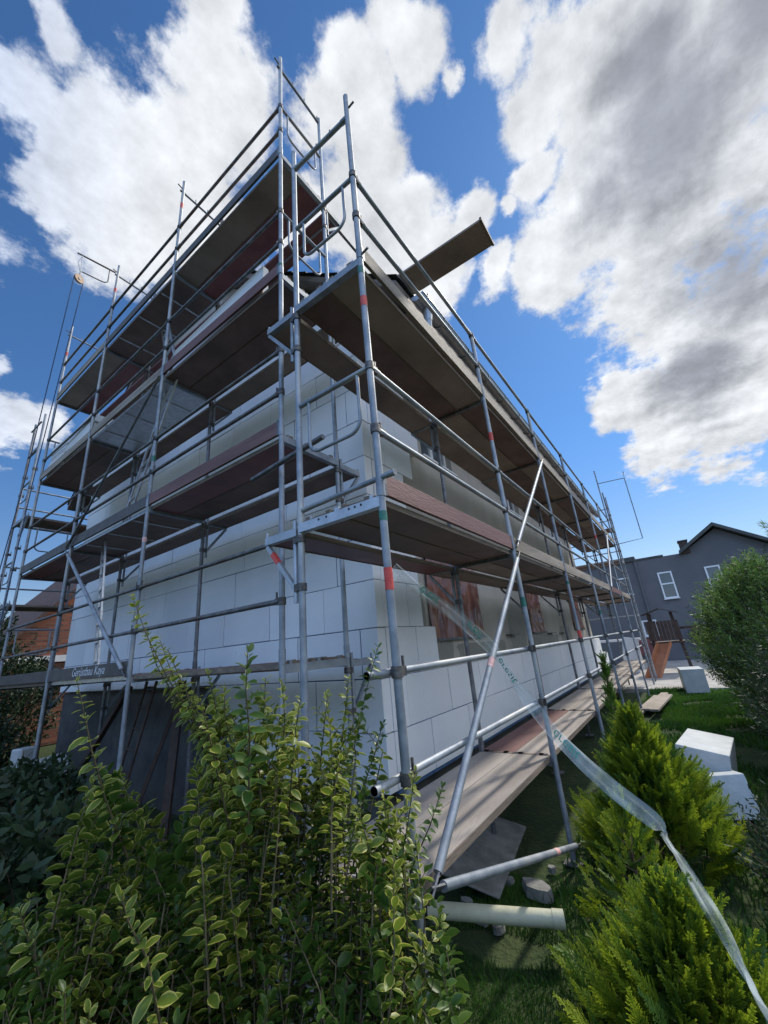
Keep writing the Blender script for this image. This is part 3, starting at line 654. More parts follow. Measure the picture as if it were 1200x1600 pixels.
# ------------------------------------------------------------------ loose things
def ladder(base,top_,w,axis,label,rungs,mat='alu'):
    T=thing('ladder',base,label,'ladder'); a,b=Vector(base),Vector(top_); s=Vector(axis)*w/2
    for k in (-1,1): m=MB(); m.beam(a+s*k,b+s*k,.022,.06,up=axis); m.build('side_rail',mat,T)
    for i in range(rungs): 
        t=(i+.7)/rungs; p=a+(b-a)*t; m=MB(); m.tube(p-s,p+s,.014,8); m.build('rung',mat,T)
    return T
ladder((2.40,6.55,.0),(2.42,6.98,2.02),.38,(.25,.97,0),'aluminium access ladder standing on the lowest gable deck behind the diagonal brace',8)
ladder((2.38,6.25,1.98),(2.38,5.20,3.93),.40,(.15,.99,0),'aluminium ladder leaning between the middle gable decks beside the green taped post',8)
ladder((2.62,5.5,3.98),(2.62,6.25,6.0),.36,(.2,.98,0),'aluminium ladder under the topmost gable deck, partly in its shade',8)
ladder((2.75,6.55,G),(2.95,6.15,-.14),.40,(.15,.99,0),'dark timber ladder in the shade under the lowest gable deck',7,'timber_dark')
def foam_stack(base,n,L_,w,t,label,rot=0,alongy=True,on=True):
    T=thing('foam_board_stack',base,label,'insulation boards','foam board stacks on the gable decks'); z=base[2]
    for i in range(n):
        m=MB(); m.obox((base[0]+jit(.02),base[1]+jit(.04),z+t/2+.002),(w,L_,t-.004),Matrix.Rotation(rot+jit(.03),3,'Z'),.004); m.build('foam_board','eps',T); z+=t
foam_stack((2.30,4.0,3.978),1,2.1,.08,.45,'long white foam board standing on edge behind the red brown toe board of the gable')
foam_stack((2.50,8.45,3.978),4,1.25,.5,.15,'stack of white foam boards on the far gable deck, nearer of the two stacks')
foam_stack((2.50,9.6,3.978),4,.8,.5,.17,'taller stack of white foam boards at the far end of the gable deck')
def roof_plank():
    T=thing('roof_plank',(3.6,1.9,4.47),'wide grey wooden plank lying over the gutter and sticking out past the eaves into the sky','plank')
    m=MB(); a=Vector((3.66,2.05,4.52)); b=Vector((3.66,.70,4.50)); m.beam(a,b,.38,.03,bev=.002); m.build('board','ply_tan',T)
    m=MB(); m.box((3.46,.675,4.478),(3.86,.699,4.524)); m.build('end_strip','plank_end',T)
roof_plank()
def hoist():
    y=yl+2*bl
    T=thing('gin_wheel_hoist',(1.6,y,7.0),'rope hoist wheel hanging from a bracket arm at the top of the gable scaffold','hoist')
    m=MB(); m.path([(2.15,y,7.84),(1.5,y,7.76)],.017,10); m.path([(2.05,y,7.80),(2.05,y,7.50),(2.0,y,7.44),(1.92,y,7.42),(1.62,y,7.38)],.012,8); m.build('bracket_arm','steel_old',T)
    m=MB()
    for k in (-.03,.03): m.path([(1.585,y+k*.3,7.75),(1.57+k,y,7.55),(1.60,y,7.36)],.009,6)
    m.build('webbing_sling','webbing',T)
    m=MB(); m.path([(1.60,y,7.37),(1.60,y,7.27)],.010,8); m.build('hook','steel_old',T)
    m=MB(); c=Vector((1.60,y,7.18)); d=Vector((-.35,.94,0)); m.tube(c-d*.02,c+d*.02,.085,20); w=m.build('wheel','pulley',T); m=MB(); m.tube(c-d*.03,c+d*.03,.022,10); m.build('axle','steel',w)
    u=Vector((.94,.35,0))*.085
    for k,(bx,by_) in ((-1,(1.38,y+.55)),(1,(1.55,y+.15))):
        m=MB(); m.path([c+u*k,Vector((c.x*.6+bx*.4,y*.6+by_*.4,3.0)),Vector((bx,by_,G+.1))],.007,6); m.build('rope','rope',T)
hoist()
def film_strip():
    pts=[((1.955,1.30,.46),.05,.2),((2.2,1.29,.34),.075,.3),((2.65,1.27,.17),.10,.4),((3.08,1.24,-.05),.10,.1),((3.20,1.2,-.20),.06,-.5),((3.30,1.1,-.45),.10,.0),((3.36,.96,-.70),.10,.3),((3.40,.72,-.97),.12,.5),((3.38,.47,-1.17),.11,.6),((3.32,.43,-1.22),.035,1.0),((3.0,.335,-1.22),.05,.8),((2.71,.255,-1.23),.07,.4),((2.43,.17,-1.27),.06,0),((2.25,.11,-1.34),.10,.5),((2.05,.02,-1.40),.10,.6)]
    # smooth resample
    P_=[];n=len(pts)
    def cr(a,b,c,d,t): return [.5*((2*b[i])+(-a[i]+c[i])*t+(2*a[i]-5*b[i]+4*c[i]-d[i])*t*t+(-a[i]+3*b[i]-3*c[i]+d[i])*t**3) for i in range(len(a))]
    F=[(*p,w,t) for p,w,t in pts]
    for i in range(n-1):
        for k in range(10): P_.append(cr(F[max(i-1,0)],F[i],F[i+1],F[min(i+2,n-1)],k/10))
    vs=[];NW=6
    view=Vector((.80,.45,.25)).normalized()
    frames=[]
    for i,q in enumerate(P_):
        p=Vector(q[:3]); q2=P_[min(i+1,len(P_)-1)]; q1=P_[max(i-1,0)]; d=(Vector(q2[:3])-Vector(q1[:3])).normalized()
        s=d.cross(view).normalized(); nn=s.cross(d); s=s*math.cos(q[4])+nn*math.sin(q[4])*1.0; nn=s.cross(d); frames.append((p,d,s,nn,q[3]))
        for k in range(NW+1):
            u=k/NW-.5; vs.append(p+s*u*q[3]*.92+nn*(.012*math.sin(u*14+i*.21)+.006*mnoise.noise((i*.25,k*.8,0))))
    T=thing('plastic_film_strip',(3.2,.9,G),'twisted clear plastic packing strip with green print, slung from the corner post to the garden','plastic strip')
    m=MB(); m.add(vs,[(i*(NW+1)+k,i*(NW+1)+k+1,(i+1)*(NW+1)+k+1,(i+1)*(NW+1)+k) for i in range(len(P_)-1) for k in range(NW)],True); st=m.build('film','film',T)
    c=bpy.data.curves.new('print','FONT'); c.body='eresit'; c.size=.11; c.shear=.2; c.extrude=0
    o=bpy.data.objects.new('print',c); C.objects.link(o); dg=bpy.context.evaluated_depsgraph_get(); dg.update(); me=bpy.data.meshes.new_from_object(o.evaluated_get(dg)); bpy.data.objects.remove(o)
    W_=max(v.co.x for v in me.vertices)
    cum=[0]
    for i in range(1,len(frames)): cum.append(cum[-1]+(frames[i][0]-frames[i-1][0]).length)
    tot=cum[-1]
    for s0 in (.26,.86,1.36,1.98):
        vs=[]
        for v in me.vertices:
            s=s0+v.co.x*.85
            i=max(j for j in range(len(cum)) if cum[j]<=s) if s<tot else len(cum)-2; i=min(i,len(cum)-2); t=(s-cum[i])/(cum[i+1]-cum[i]+1e-9)
            p,d,sv_,nn,w=frames[i]; q=frames[i+1]; P2=p+(q[0]-p)*t; S2=(sv_+(q[2]-sv_)*t).normalized(); w=w+(q[4]-w)*t; N2=(nn+(q[3]-nn)*t).normalized()
            u=(v.co.y/.085-.4)*min(w,.085)*.8
            vs.append(P2-S2*u-N2*.016)
        m=MB(); m.add(vs,[tuple(p.vertices) for p in me.polygons]); m.build('printed_lettering','ink',T)
film_strip()
m=MB(); m.tube((3.02,2.0,-1.80),(3.28,1.52,-1.80),.055,20); T_=None
def pipe():
    T=thing('plastic_pipe',(3.2,1.6,G),'short pale yellow plastic pipe lying on the soil below the brace foot','pipe')
    a=Vector((2.86,2.02,-1.70)); b=Vector((3.22,1.10,-1.72)); m=MB(); n=20
    m.tube(a,b,.047,n,None,False); m.tube(b,a,.042,n,None,False); m.build('tube','ochre',T)
    d=(b-a).normalized(); m=MB(); m.tube(b-d*.07,b,.051,n,None,False); m.build('socket','ochre',T); m=MB(); m.tube(a+d*.08,a+d*.20,.051,n,None,False); m.build('socket','ochre',T)
    m=MB(); m.tube(a+d*.09,a+d*.115,.0535,n,None,False); m.build('rubber_ring','black',T)
pipe()
def block(base,sz,rot,label,tilt=(0,0),name='foam_block'):
    m=MB(); r_=Matrix.Rotation(rot,3,'Z')@Matrix.Rotation(tilt[0],3,'X')@Matrix.Rotation(tilt[1],3,'Y'); m.obox((base[0],base[1],base[2]+sz[2]/2),sz,r_,.006)
    return m.build(name,'bag',label=label,cat='insulation pack',group='white foam packs on the lawn')
def packs():
    block((6.95,.20,G+.05),(1.25,.50,.42),-.10,'large white foam pack on the lawn with scribbled lines on top',(.18,.05))
    block((5.95,.13,G),(.75,.42,.36),.12,'white foam pack standing lower and nearer beside the conifers',(-.12,.22))
    block((15.4,.22,G),(.9,.55,.62),.1,'far white foam pack near the wooden play frame',(0,0))
    m=MB()
    for k in range(7):
        a=R()*3; c=(7.0+jit(.35),.22+jit(.14)); m.path([(c[0]+.22*math.cos(a+t*.5),c[1]+.12*math.sin(a+t*.5),G+.48+.012+ (c[1]-.2)*.17) for t in range(5)],.004,4)
packs()
for i,(a,b,lab) in enumerate((((11.2,1.36),(13.9,1.10),'outer weathered plank of the pile on the lawn, nearest the scaffold posts'),((11.5,1.20),(14.2,.93),'middle weathered plank of the pile on the lawn'),((11.2,1.02),(13.6,.82),'pale plank on the lawn side of the pile under the scaffold'))):
    m=MB(); m.beam((*a,G+.07+.035*i),(*b,G+.07+.03*i),.17,.045,bev=.003); m.build('timber_plank','toe_wood',label=lab,cat='plank',group='planks piled on the lawn')
def slab(c,sx,sy,sz,rot,lab,seed):
    random.seed(seed); m=MB(); n=9; pts=[(math.cos(i/n*6.283)*sx*(1+jit(.18)),math.sin(i/n*6.283)*sy*(1+jit(.18))) for i in range(n)]; r_=Matrix.Rotation(rot,3,'Z')@Matrix.Rotation(.12,3,'X')
    vs=[Vector(c)+r_@Vector((x,y,-sz/2)) for x,y in pts]+[Vector(c)+r_@Vector((x*.93,y*.93,sz/2)) for x,y in pts]
    m.add(vs,[tuple(range(n))[::-1],tuple(range(n,2*n))]+[(i,(i+1)%n,n+(i+1)%n,n+i) for i in range(n)]); m.build('concrete_slab' if lab!='@' else 'small_stone','stone',label=lab if lab!='@' else 'small grey stone lying on the soil around the pale yellow pipe',cat='slab' if lab!='@' else 'stone',group='broken slabs on the ground' if lab!='@' else 'small stones around the pipe')
m=MB(); m.obox((4.1,2.1,-1.78),(1.3,.7,.012),Matrix.Rotation(.15,3,'Z')@Matrix.Rotation(.22,3,'X'),.002); m.build('cement_sheet','stone',label='grey cement sheet lying tilted on the soil under the first walkway bay',cat='sheet')
slab((3.75,1.45,-1.86),.13,.09,.07,1.2,'small broken slab near the end of the pale yellow pipe',2)
random.seed(77)
_p=[(3.1+R()*1.3,1.15+R()*.9) for _ in range(9)]
for k in range(9):
    slab((_p[k][0],_p[k][1],G+.02),.03+.03*R(),.025+.03*R(),.04,R()*6,'@',90+k)
# timbers and scraps in the shade below the lowest gable deck
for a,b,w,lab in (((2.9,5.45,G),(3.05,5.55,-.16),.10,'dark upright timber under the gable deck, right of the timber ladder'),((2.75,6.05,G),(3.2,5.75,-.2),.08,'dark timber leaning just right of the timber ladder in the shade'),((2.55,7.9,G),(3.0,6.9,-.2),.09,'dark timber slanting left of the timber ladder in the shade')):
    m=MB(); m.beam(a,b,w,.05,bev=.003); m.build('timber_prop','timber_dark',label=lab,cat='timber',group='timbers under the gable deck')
m=MB(); m.tube((2.45,7.9,-1.84),(2.1,5.2,-1.80),.024,12); m.build('loose_tube','steel_old',label='loose scaffold tube lying in the shade behind the hedge',cat='tube')
m=MB(); m.obox((2.9,8.7,-1.55),(.5,.9,.10),Matrix.Rotation(.5,3,'Z')@Matrix.Rotation(.9,3,'X'),.004); m.build('foam_offcut','eps',label='grey looking foam offcut tipped up on the ground at the far left',cat='foam offcut',group='foam offcuts in the shade')
m=MB(); m.obox((2.6,9.6,-1.2),(.25,.25,.3),Matrix.Rotation(.3,3,'Z'),.02); m.build('rubble_sack','bag',label='small crumpled pale sack hanging low on the second gable post in shade',cat='sack')
def tarp():
    n=10; vs=[]
    for j in range(n+1):
        for i in range(n+1):
            x=.30+ .22*i/n; y=1.60-.10*i/n+.10*j/n; vs.append((x,y,-.93+.03*mnoise.noise((i*.5,j*.6,2))+.05*i/n-.07*j/n))
    m=MB(); m.add(vs,[(j*(n+1)+i,j*(n+1)+i+1,(j+1)*(n+1)+i+1,(j+1)*(n+1)+i) for j in range(n) for i in range(n)],True); m.build('tarpaulin','sheet',label='piece of teal green tarpaulin caught in the hedge at lower left',cat='tarpaulin')
tarp()
# ------------------------------------------------------------------ garden play frame, panel
def play_frame():
    T=thing('play_frame',(20,.9,G),'dark wooden garden play tower with an orange slide in front of the grey house','play tower')
    for x,y in ((20.2,.2),(20.2,1.3),(21.2,.2),(21.2,1.3)): m=MB(); m.beam((x,y,G),(x+ (20.7-x)*.3,y+(.75-y)*.3,.45),.10,.10,up=(1,0,0)); m.build('post','timber_dark',T)
    m=MB(); m.box((20.1,.15,-.75),(21.3,1.35,-.68)); m.build('platform','timber_dark',T)
    for i in range(9): m=MB(); m.box((20.12,.2+.125*i,-.62),(20.15,.31+.125*i,.12)); m.build('cladding_board','timber_dark',T)
    m=MB(); m.add([(20.0,.1,.40),(21.4,.1,.40),(21.4,.75,.62),(20.0,.75,.62),(21.4,1.4,.40),(20.0,1.4,.40)],[(0,1,2,3),(3,2,4,5)]); m.build('roof','timber_dark',T)
    m=MB()
    for k in (-.22,.22): m.beam((20.0,.85+k,-.70),(18.6,1.45+k,G+.05),.04,.14)
    m.beam((20.0,.85,-.74),(18.6,1.45,G+.02),.42,.03); m.build('slide','slide',T)
    m=MB(); m.beam((20.6,.2,-.2),(20.6,-1.9,-.2),.10,.10); m.build('swing_beam','timber_dark',T)
    for dx in (-.7,.7): m=MB(); m.beam((20.6,-1.8,-.2),(20.6+dx,-2.0,G),.08,.08,up=(0,1,0)); m.build('beam_leg','timber_dark',T)
    for q in (-.8,-1.25):
        m=MB(); m.tube((20.6,q,-.25),(20.6,q,-1.35),.008,6); m.build('swing_rope','rope',T)
    m=MB(); m.box((20.5,-1.27,-1.39),(20.7,-.78,-1.35)); m.build('swing_seat','slide',T)
play_frame()
m=MB(); m.obox((21.0,2.2,-1.15),(.08,.62,1.45),Matrix.Rotation(.25,3,'Z')@Matrix.Rotation(.2,3,'X'),.01); m.build('white_panel','eps',label='white panel leaning beyond the far end of the walkway',cat='panel')
m=MB(); m.obox((22.5,3.6,-.55),(.5,3.6,.10),None,.01)
for y in (2.0,5.2): m.box((22.45,y-.05,G),(22.55,y+.05,-.6))
m.build('garden_canopy','white_pvc',label='low white canopy edge in front of the grey house beyond the foam wall',cat='canopy')
# ------------------------------------------------------------------ neighbouring houses
def window(H,x,y0,y1,z0,z1,side='x',w=.07,mull=.5,sillm='white_pvc'):
    m=MB(); t=.05
    if True:
        m.box((x-t,y0,z0),(x,y1,z0+w)); m.box((x-t,y0,z1-w),(x,y1,z1)); m.box((x-t,y0,z0+w),(x,y0+w,z1-w)); m.box((x-t,y1-w,z0+w),(x,y1,z1-w))
        if mull: zm=z0+(z1-z0)*mull; m.box((x-t+.003,y0+w,zm-w/2),(x,y1-w,zm+w/2))
        o=m.build('window','white_pvc',H); MB().box((x-.02,y0+w,z0+w),(x-.008,y1-w,z1-w)).build('pane','glass',o)
        MB().box((x-.12,y0-.04,z0-.05),(x-.052,y1+.04,z0-.005)).build('sill',sillm,o)
def grey_house():
    H=thing('house',(31,-4,G),'dark grey rendered house with white windows and a gabled roof beyond the garden','house')
    x=27.0; m=MB()
    pr_=[(7.5,G),(7.5,3.75),(1.35,3.55),(-.9,3.55),(-2.55,4.55),(-6.4,1.9),(-6.4,G)]
    vs=[(x,y,z) for y,z in pr_]+[(x+8,y,z) for y,z in pr_]; n=len(pr_)
    m.add(vs,[tuple(range(n)),tuple(range(n,2*n))[::-1]]+[(i,n+i,n+(i+1)%n,(i+1)%n) for i in range(n)]); m.build('wall','grey_house',H)
    m=MB()
    for a,b in (((-.75,3.45),(-2.5,4.62)),((-2.5,4.62),(-6.9,1.62))):
        m.beam((x-.4,a[0],a[1]+.08),(x-.4,b[0],b[1]+.08),.9,.14,up=(1,0,0)) if False else m.add([(x-.45,a[0],a[1]+.02),(x-.45,b[0],b[1]+.02),(x-.45,b[0],b[1]+.2),(x-.45,a[0],a[1]+.2),(x+8.3,a[0],a[1]+.02),(x+8.3,b[0],b[1]+.02),(x+8.3,b[0],b[1]+.2),(x+8.3,a[0],a[1]+.2)],[(0,1,2,3),(4,7,6,5),(0,4,5,1),(3,2,6,7),(0,3,7,4),(1,5,6,2)])
    rf=m.build('roof','tile',H)
    m=MB(); m.box((x-.1,-1.25,3.5),(x+.5,-.85,4.15)); m.box((x-.13,-1.28,4.15),(x+.53,-.82,4.22)); m.build('chimney','timber_dark',rf)
    m=MB(); m.box((x-.12,1.36,3.552),(x+2,7.6,3.80)); m.box((x-.05,.0,3.552),(x+2,1.34,3.64)); m.build('parapet_capping','tile',H)
    m=MB(); m.tube((x-.08,1.42,G+.1),(x-.08,1.42,3.5),.05,10); m.build('downpipe','grey_house',H)
    for y0,y1,z0,z1,mu in ((-.14,.52,1.28,2.70,.55),(-2.22,-1.58,1.30,2.65,.5),(1.9,2.57,1.75,2.70,0),(1.2,1.9,-.55,.27,0),(3.4,4.3,1.5,2.7,.5),(-5.0,-4.2,.0,1.2,.5)): window(H,x,y0,y1,z0,z1,mull=mu)
    m=MB(); m.box((x-.5,-.9,-1.0),(x-.02,-.2,-.3)); m.build('wall_box','timber_dark',H)
    m=MB(); m.box((x-.3,.3,-.2),(x-.02,2.9,-.05)) if False else m.box((x-.12,1.1,-1.5),(x-.02,2.6,-.70)); m.build('base_cladding','maroon',H)
grey_house()
def brick_house():
    H=thing('house',(6.5,20,G),'orange brick neighbour house with brown tiled roof behind the far gable corner','house')
    g=[(3.5,G),(3.5,.85),(7.2,5.1),(11.5,.6),(11.5,G)]; n=5; m=MB(); m.add([(x,17,z) for x,z in g]+[(x,23,z) for x,z in g],[tuple(range(n))[::-1],tuple(range(n,2*n))]+[(i,(i+1)%n,n+(i+1)%n,n+i) for i in range(n)]); m.build('wall','brick',H)
    m=MB()
    for a,b in (((2.9,.22),(7.2,5.16)),((7.2,5.16),(12,.16))): m.add([(a[0],16.7,a[1]),(b[0],16.7,b[1]),(b[0],16.7,b[1]+.16),(a[0],16.7,a[1]+.16),(a[0],23.3,a[1]),(b[0],23.3,b[1]),(b[0],23.3,b[1]+.16),(a[0],23.3,a[1]+.16)],[(0,1,2,3),(4,7,6,5),(0,4,5,1),(3,2,6,7),(0,3,7,4),(1,5,6,2)])
    m.build('roof','brick_roof',H)
    m=MB(); m.box((3.55,16.955,.55),(7.0,16.99,.75)); m.build('lintel_band','white_pvc',H)
    m=MB(); m.box((4.1,16.93,-.4),(5.2,16.99,.45)); w=m.build('window','timber_dark',H)
    m=MB(); m.box((4.2,16.90,-.3),(5.1,16.925,.35)); m.build('pane','glass',w)
brick_house()
# ------------------------------------------------------------------ plants
class Leaves:
    def __init__(s): s.v=[];s.f=[];s.r=[];s.t=[]
    def leaf(s,p,d,nrm,L_,w,tone,fold=.25):
        d=d.normalized(); sd=d.cross(nrm).normalized(); n=sd.cross(d); o=len(s.v)
        prof=((0,.0),(.22,.75),(.5,1.0),(.78,.72),(1,0)); droop=L_*.18
        mid=[];lf=[];rt=[]
        for t,wd in prof:
            c=p+d*L_*t-n*droop*t*t; mid.append(len(s.v)); s.v.append(c); s.r.append(.0 if 0<t<1 else .6 if t==1 else .2)
            if 0<t<1:
                for sg,l in((-1,lf),(1,rt)):
                    l.append(len(s.v)); s.v.append(c+sd*sg*w*.5*wd*.62+n*fold*w*.3*wd); s.r.append(.35)
                    l.append(len(s.v)); s.v.append(c+sd*sg*w*.5*wd+n*fold*w*.5*wd); s.r.append(1.0)
        for l in (lf,rt):
            i0,o0,i1,o1,i2,o2=l; F=[(mid[0],mid[1],i0),(mid[0],i0,o0),(mid[1],mid[2],i1,i0),(i0,i1,o1,o0),(mid[2],mid[3],i2,i1),(i1,i2,o2,o1),(mid[3],mid[4],i2),(i2,mid[4],o2)]
            if l is lf: F=[f[::-1] for f in F]
            s.f+=F
        s.t+=[tone]*(len(s.v)-o)
    def tri(s,p,d,sd,L_,w,tone):
        o=len(s.v); s.v+=[p-sd*w*.35,p+sd*w*.35,p+d*L_*.55+sd*w*.5,p+d*L_,p+d*L_*.55-sd*w*.5]; s.f.append((o,o+1,o+2,o+3,o+4)); s.r+=[0,0,.5,1,.5]; s.t+=[tone]*5
    def build(s,name,mat,P):
        m=MB(); m.v=[tuple(v) for v in s.v]; m.f=s.f; m.sm=[True]*len(s.f); return m.build(name,mat,P,attrs={'rim':s.r,'tone':s.t})
def rv(): return Vector((jit(1),jit(1),jit(1)))
def shoot(LV,TW,pts,size,tone0,rnd=1,bare=0.0,gap=.020):
    pts=[Vector(p) for p in pts]; tw=pts+[]
    TW.path(tw[::-1],.0042,5,.0014)
    # walk down from the tip
    seg=0;pos=0.0; tot=sum((pts[i+1]-pts[i]).length for i in range(len(pts)-1)); s=0;k=0;ang=R()*6.28
    while s<tot*(1-bare):
        q=s; i=0
        while i<len(pts)-2 and q>(pts[i+1]-pts[i]).length: q-=(pts[i+1]-pts[i]).length; i+=1
        D=(pts[i+1]-pts[i]); p=pts[i]+D.normalized()*q; up=-D.normalized(); u=up.orthogonal().normalized(); w=up.cross(u)
        t=min(1,s/.18); L_=size*(.5+.5*t)*(1+jit(.38)); spread=.55+.5*t
        for h in (0,1):
            a=ang+h*math.pi+jit(.4); side=u*math.cos(a)+w*math.sin(a); d=(up*(1.1-spread)+side*spread+Vector((0,0,.05))+rv()*.38)
            if R()<.07: continue
            LV.leaf(p+side*.003,d,(up+rv()*.45).normalized(),L_,L_*.56,min(1,max(0,tone0+jit(.3))),.3)
        ang+=math.pi/2+jit(.3); s+=gap*(.8+.4*t)*(1+jit(.2)); k+=1
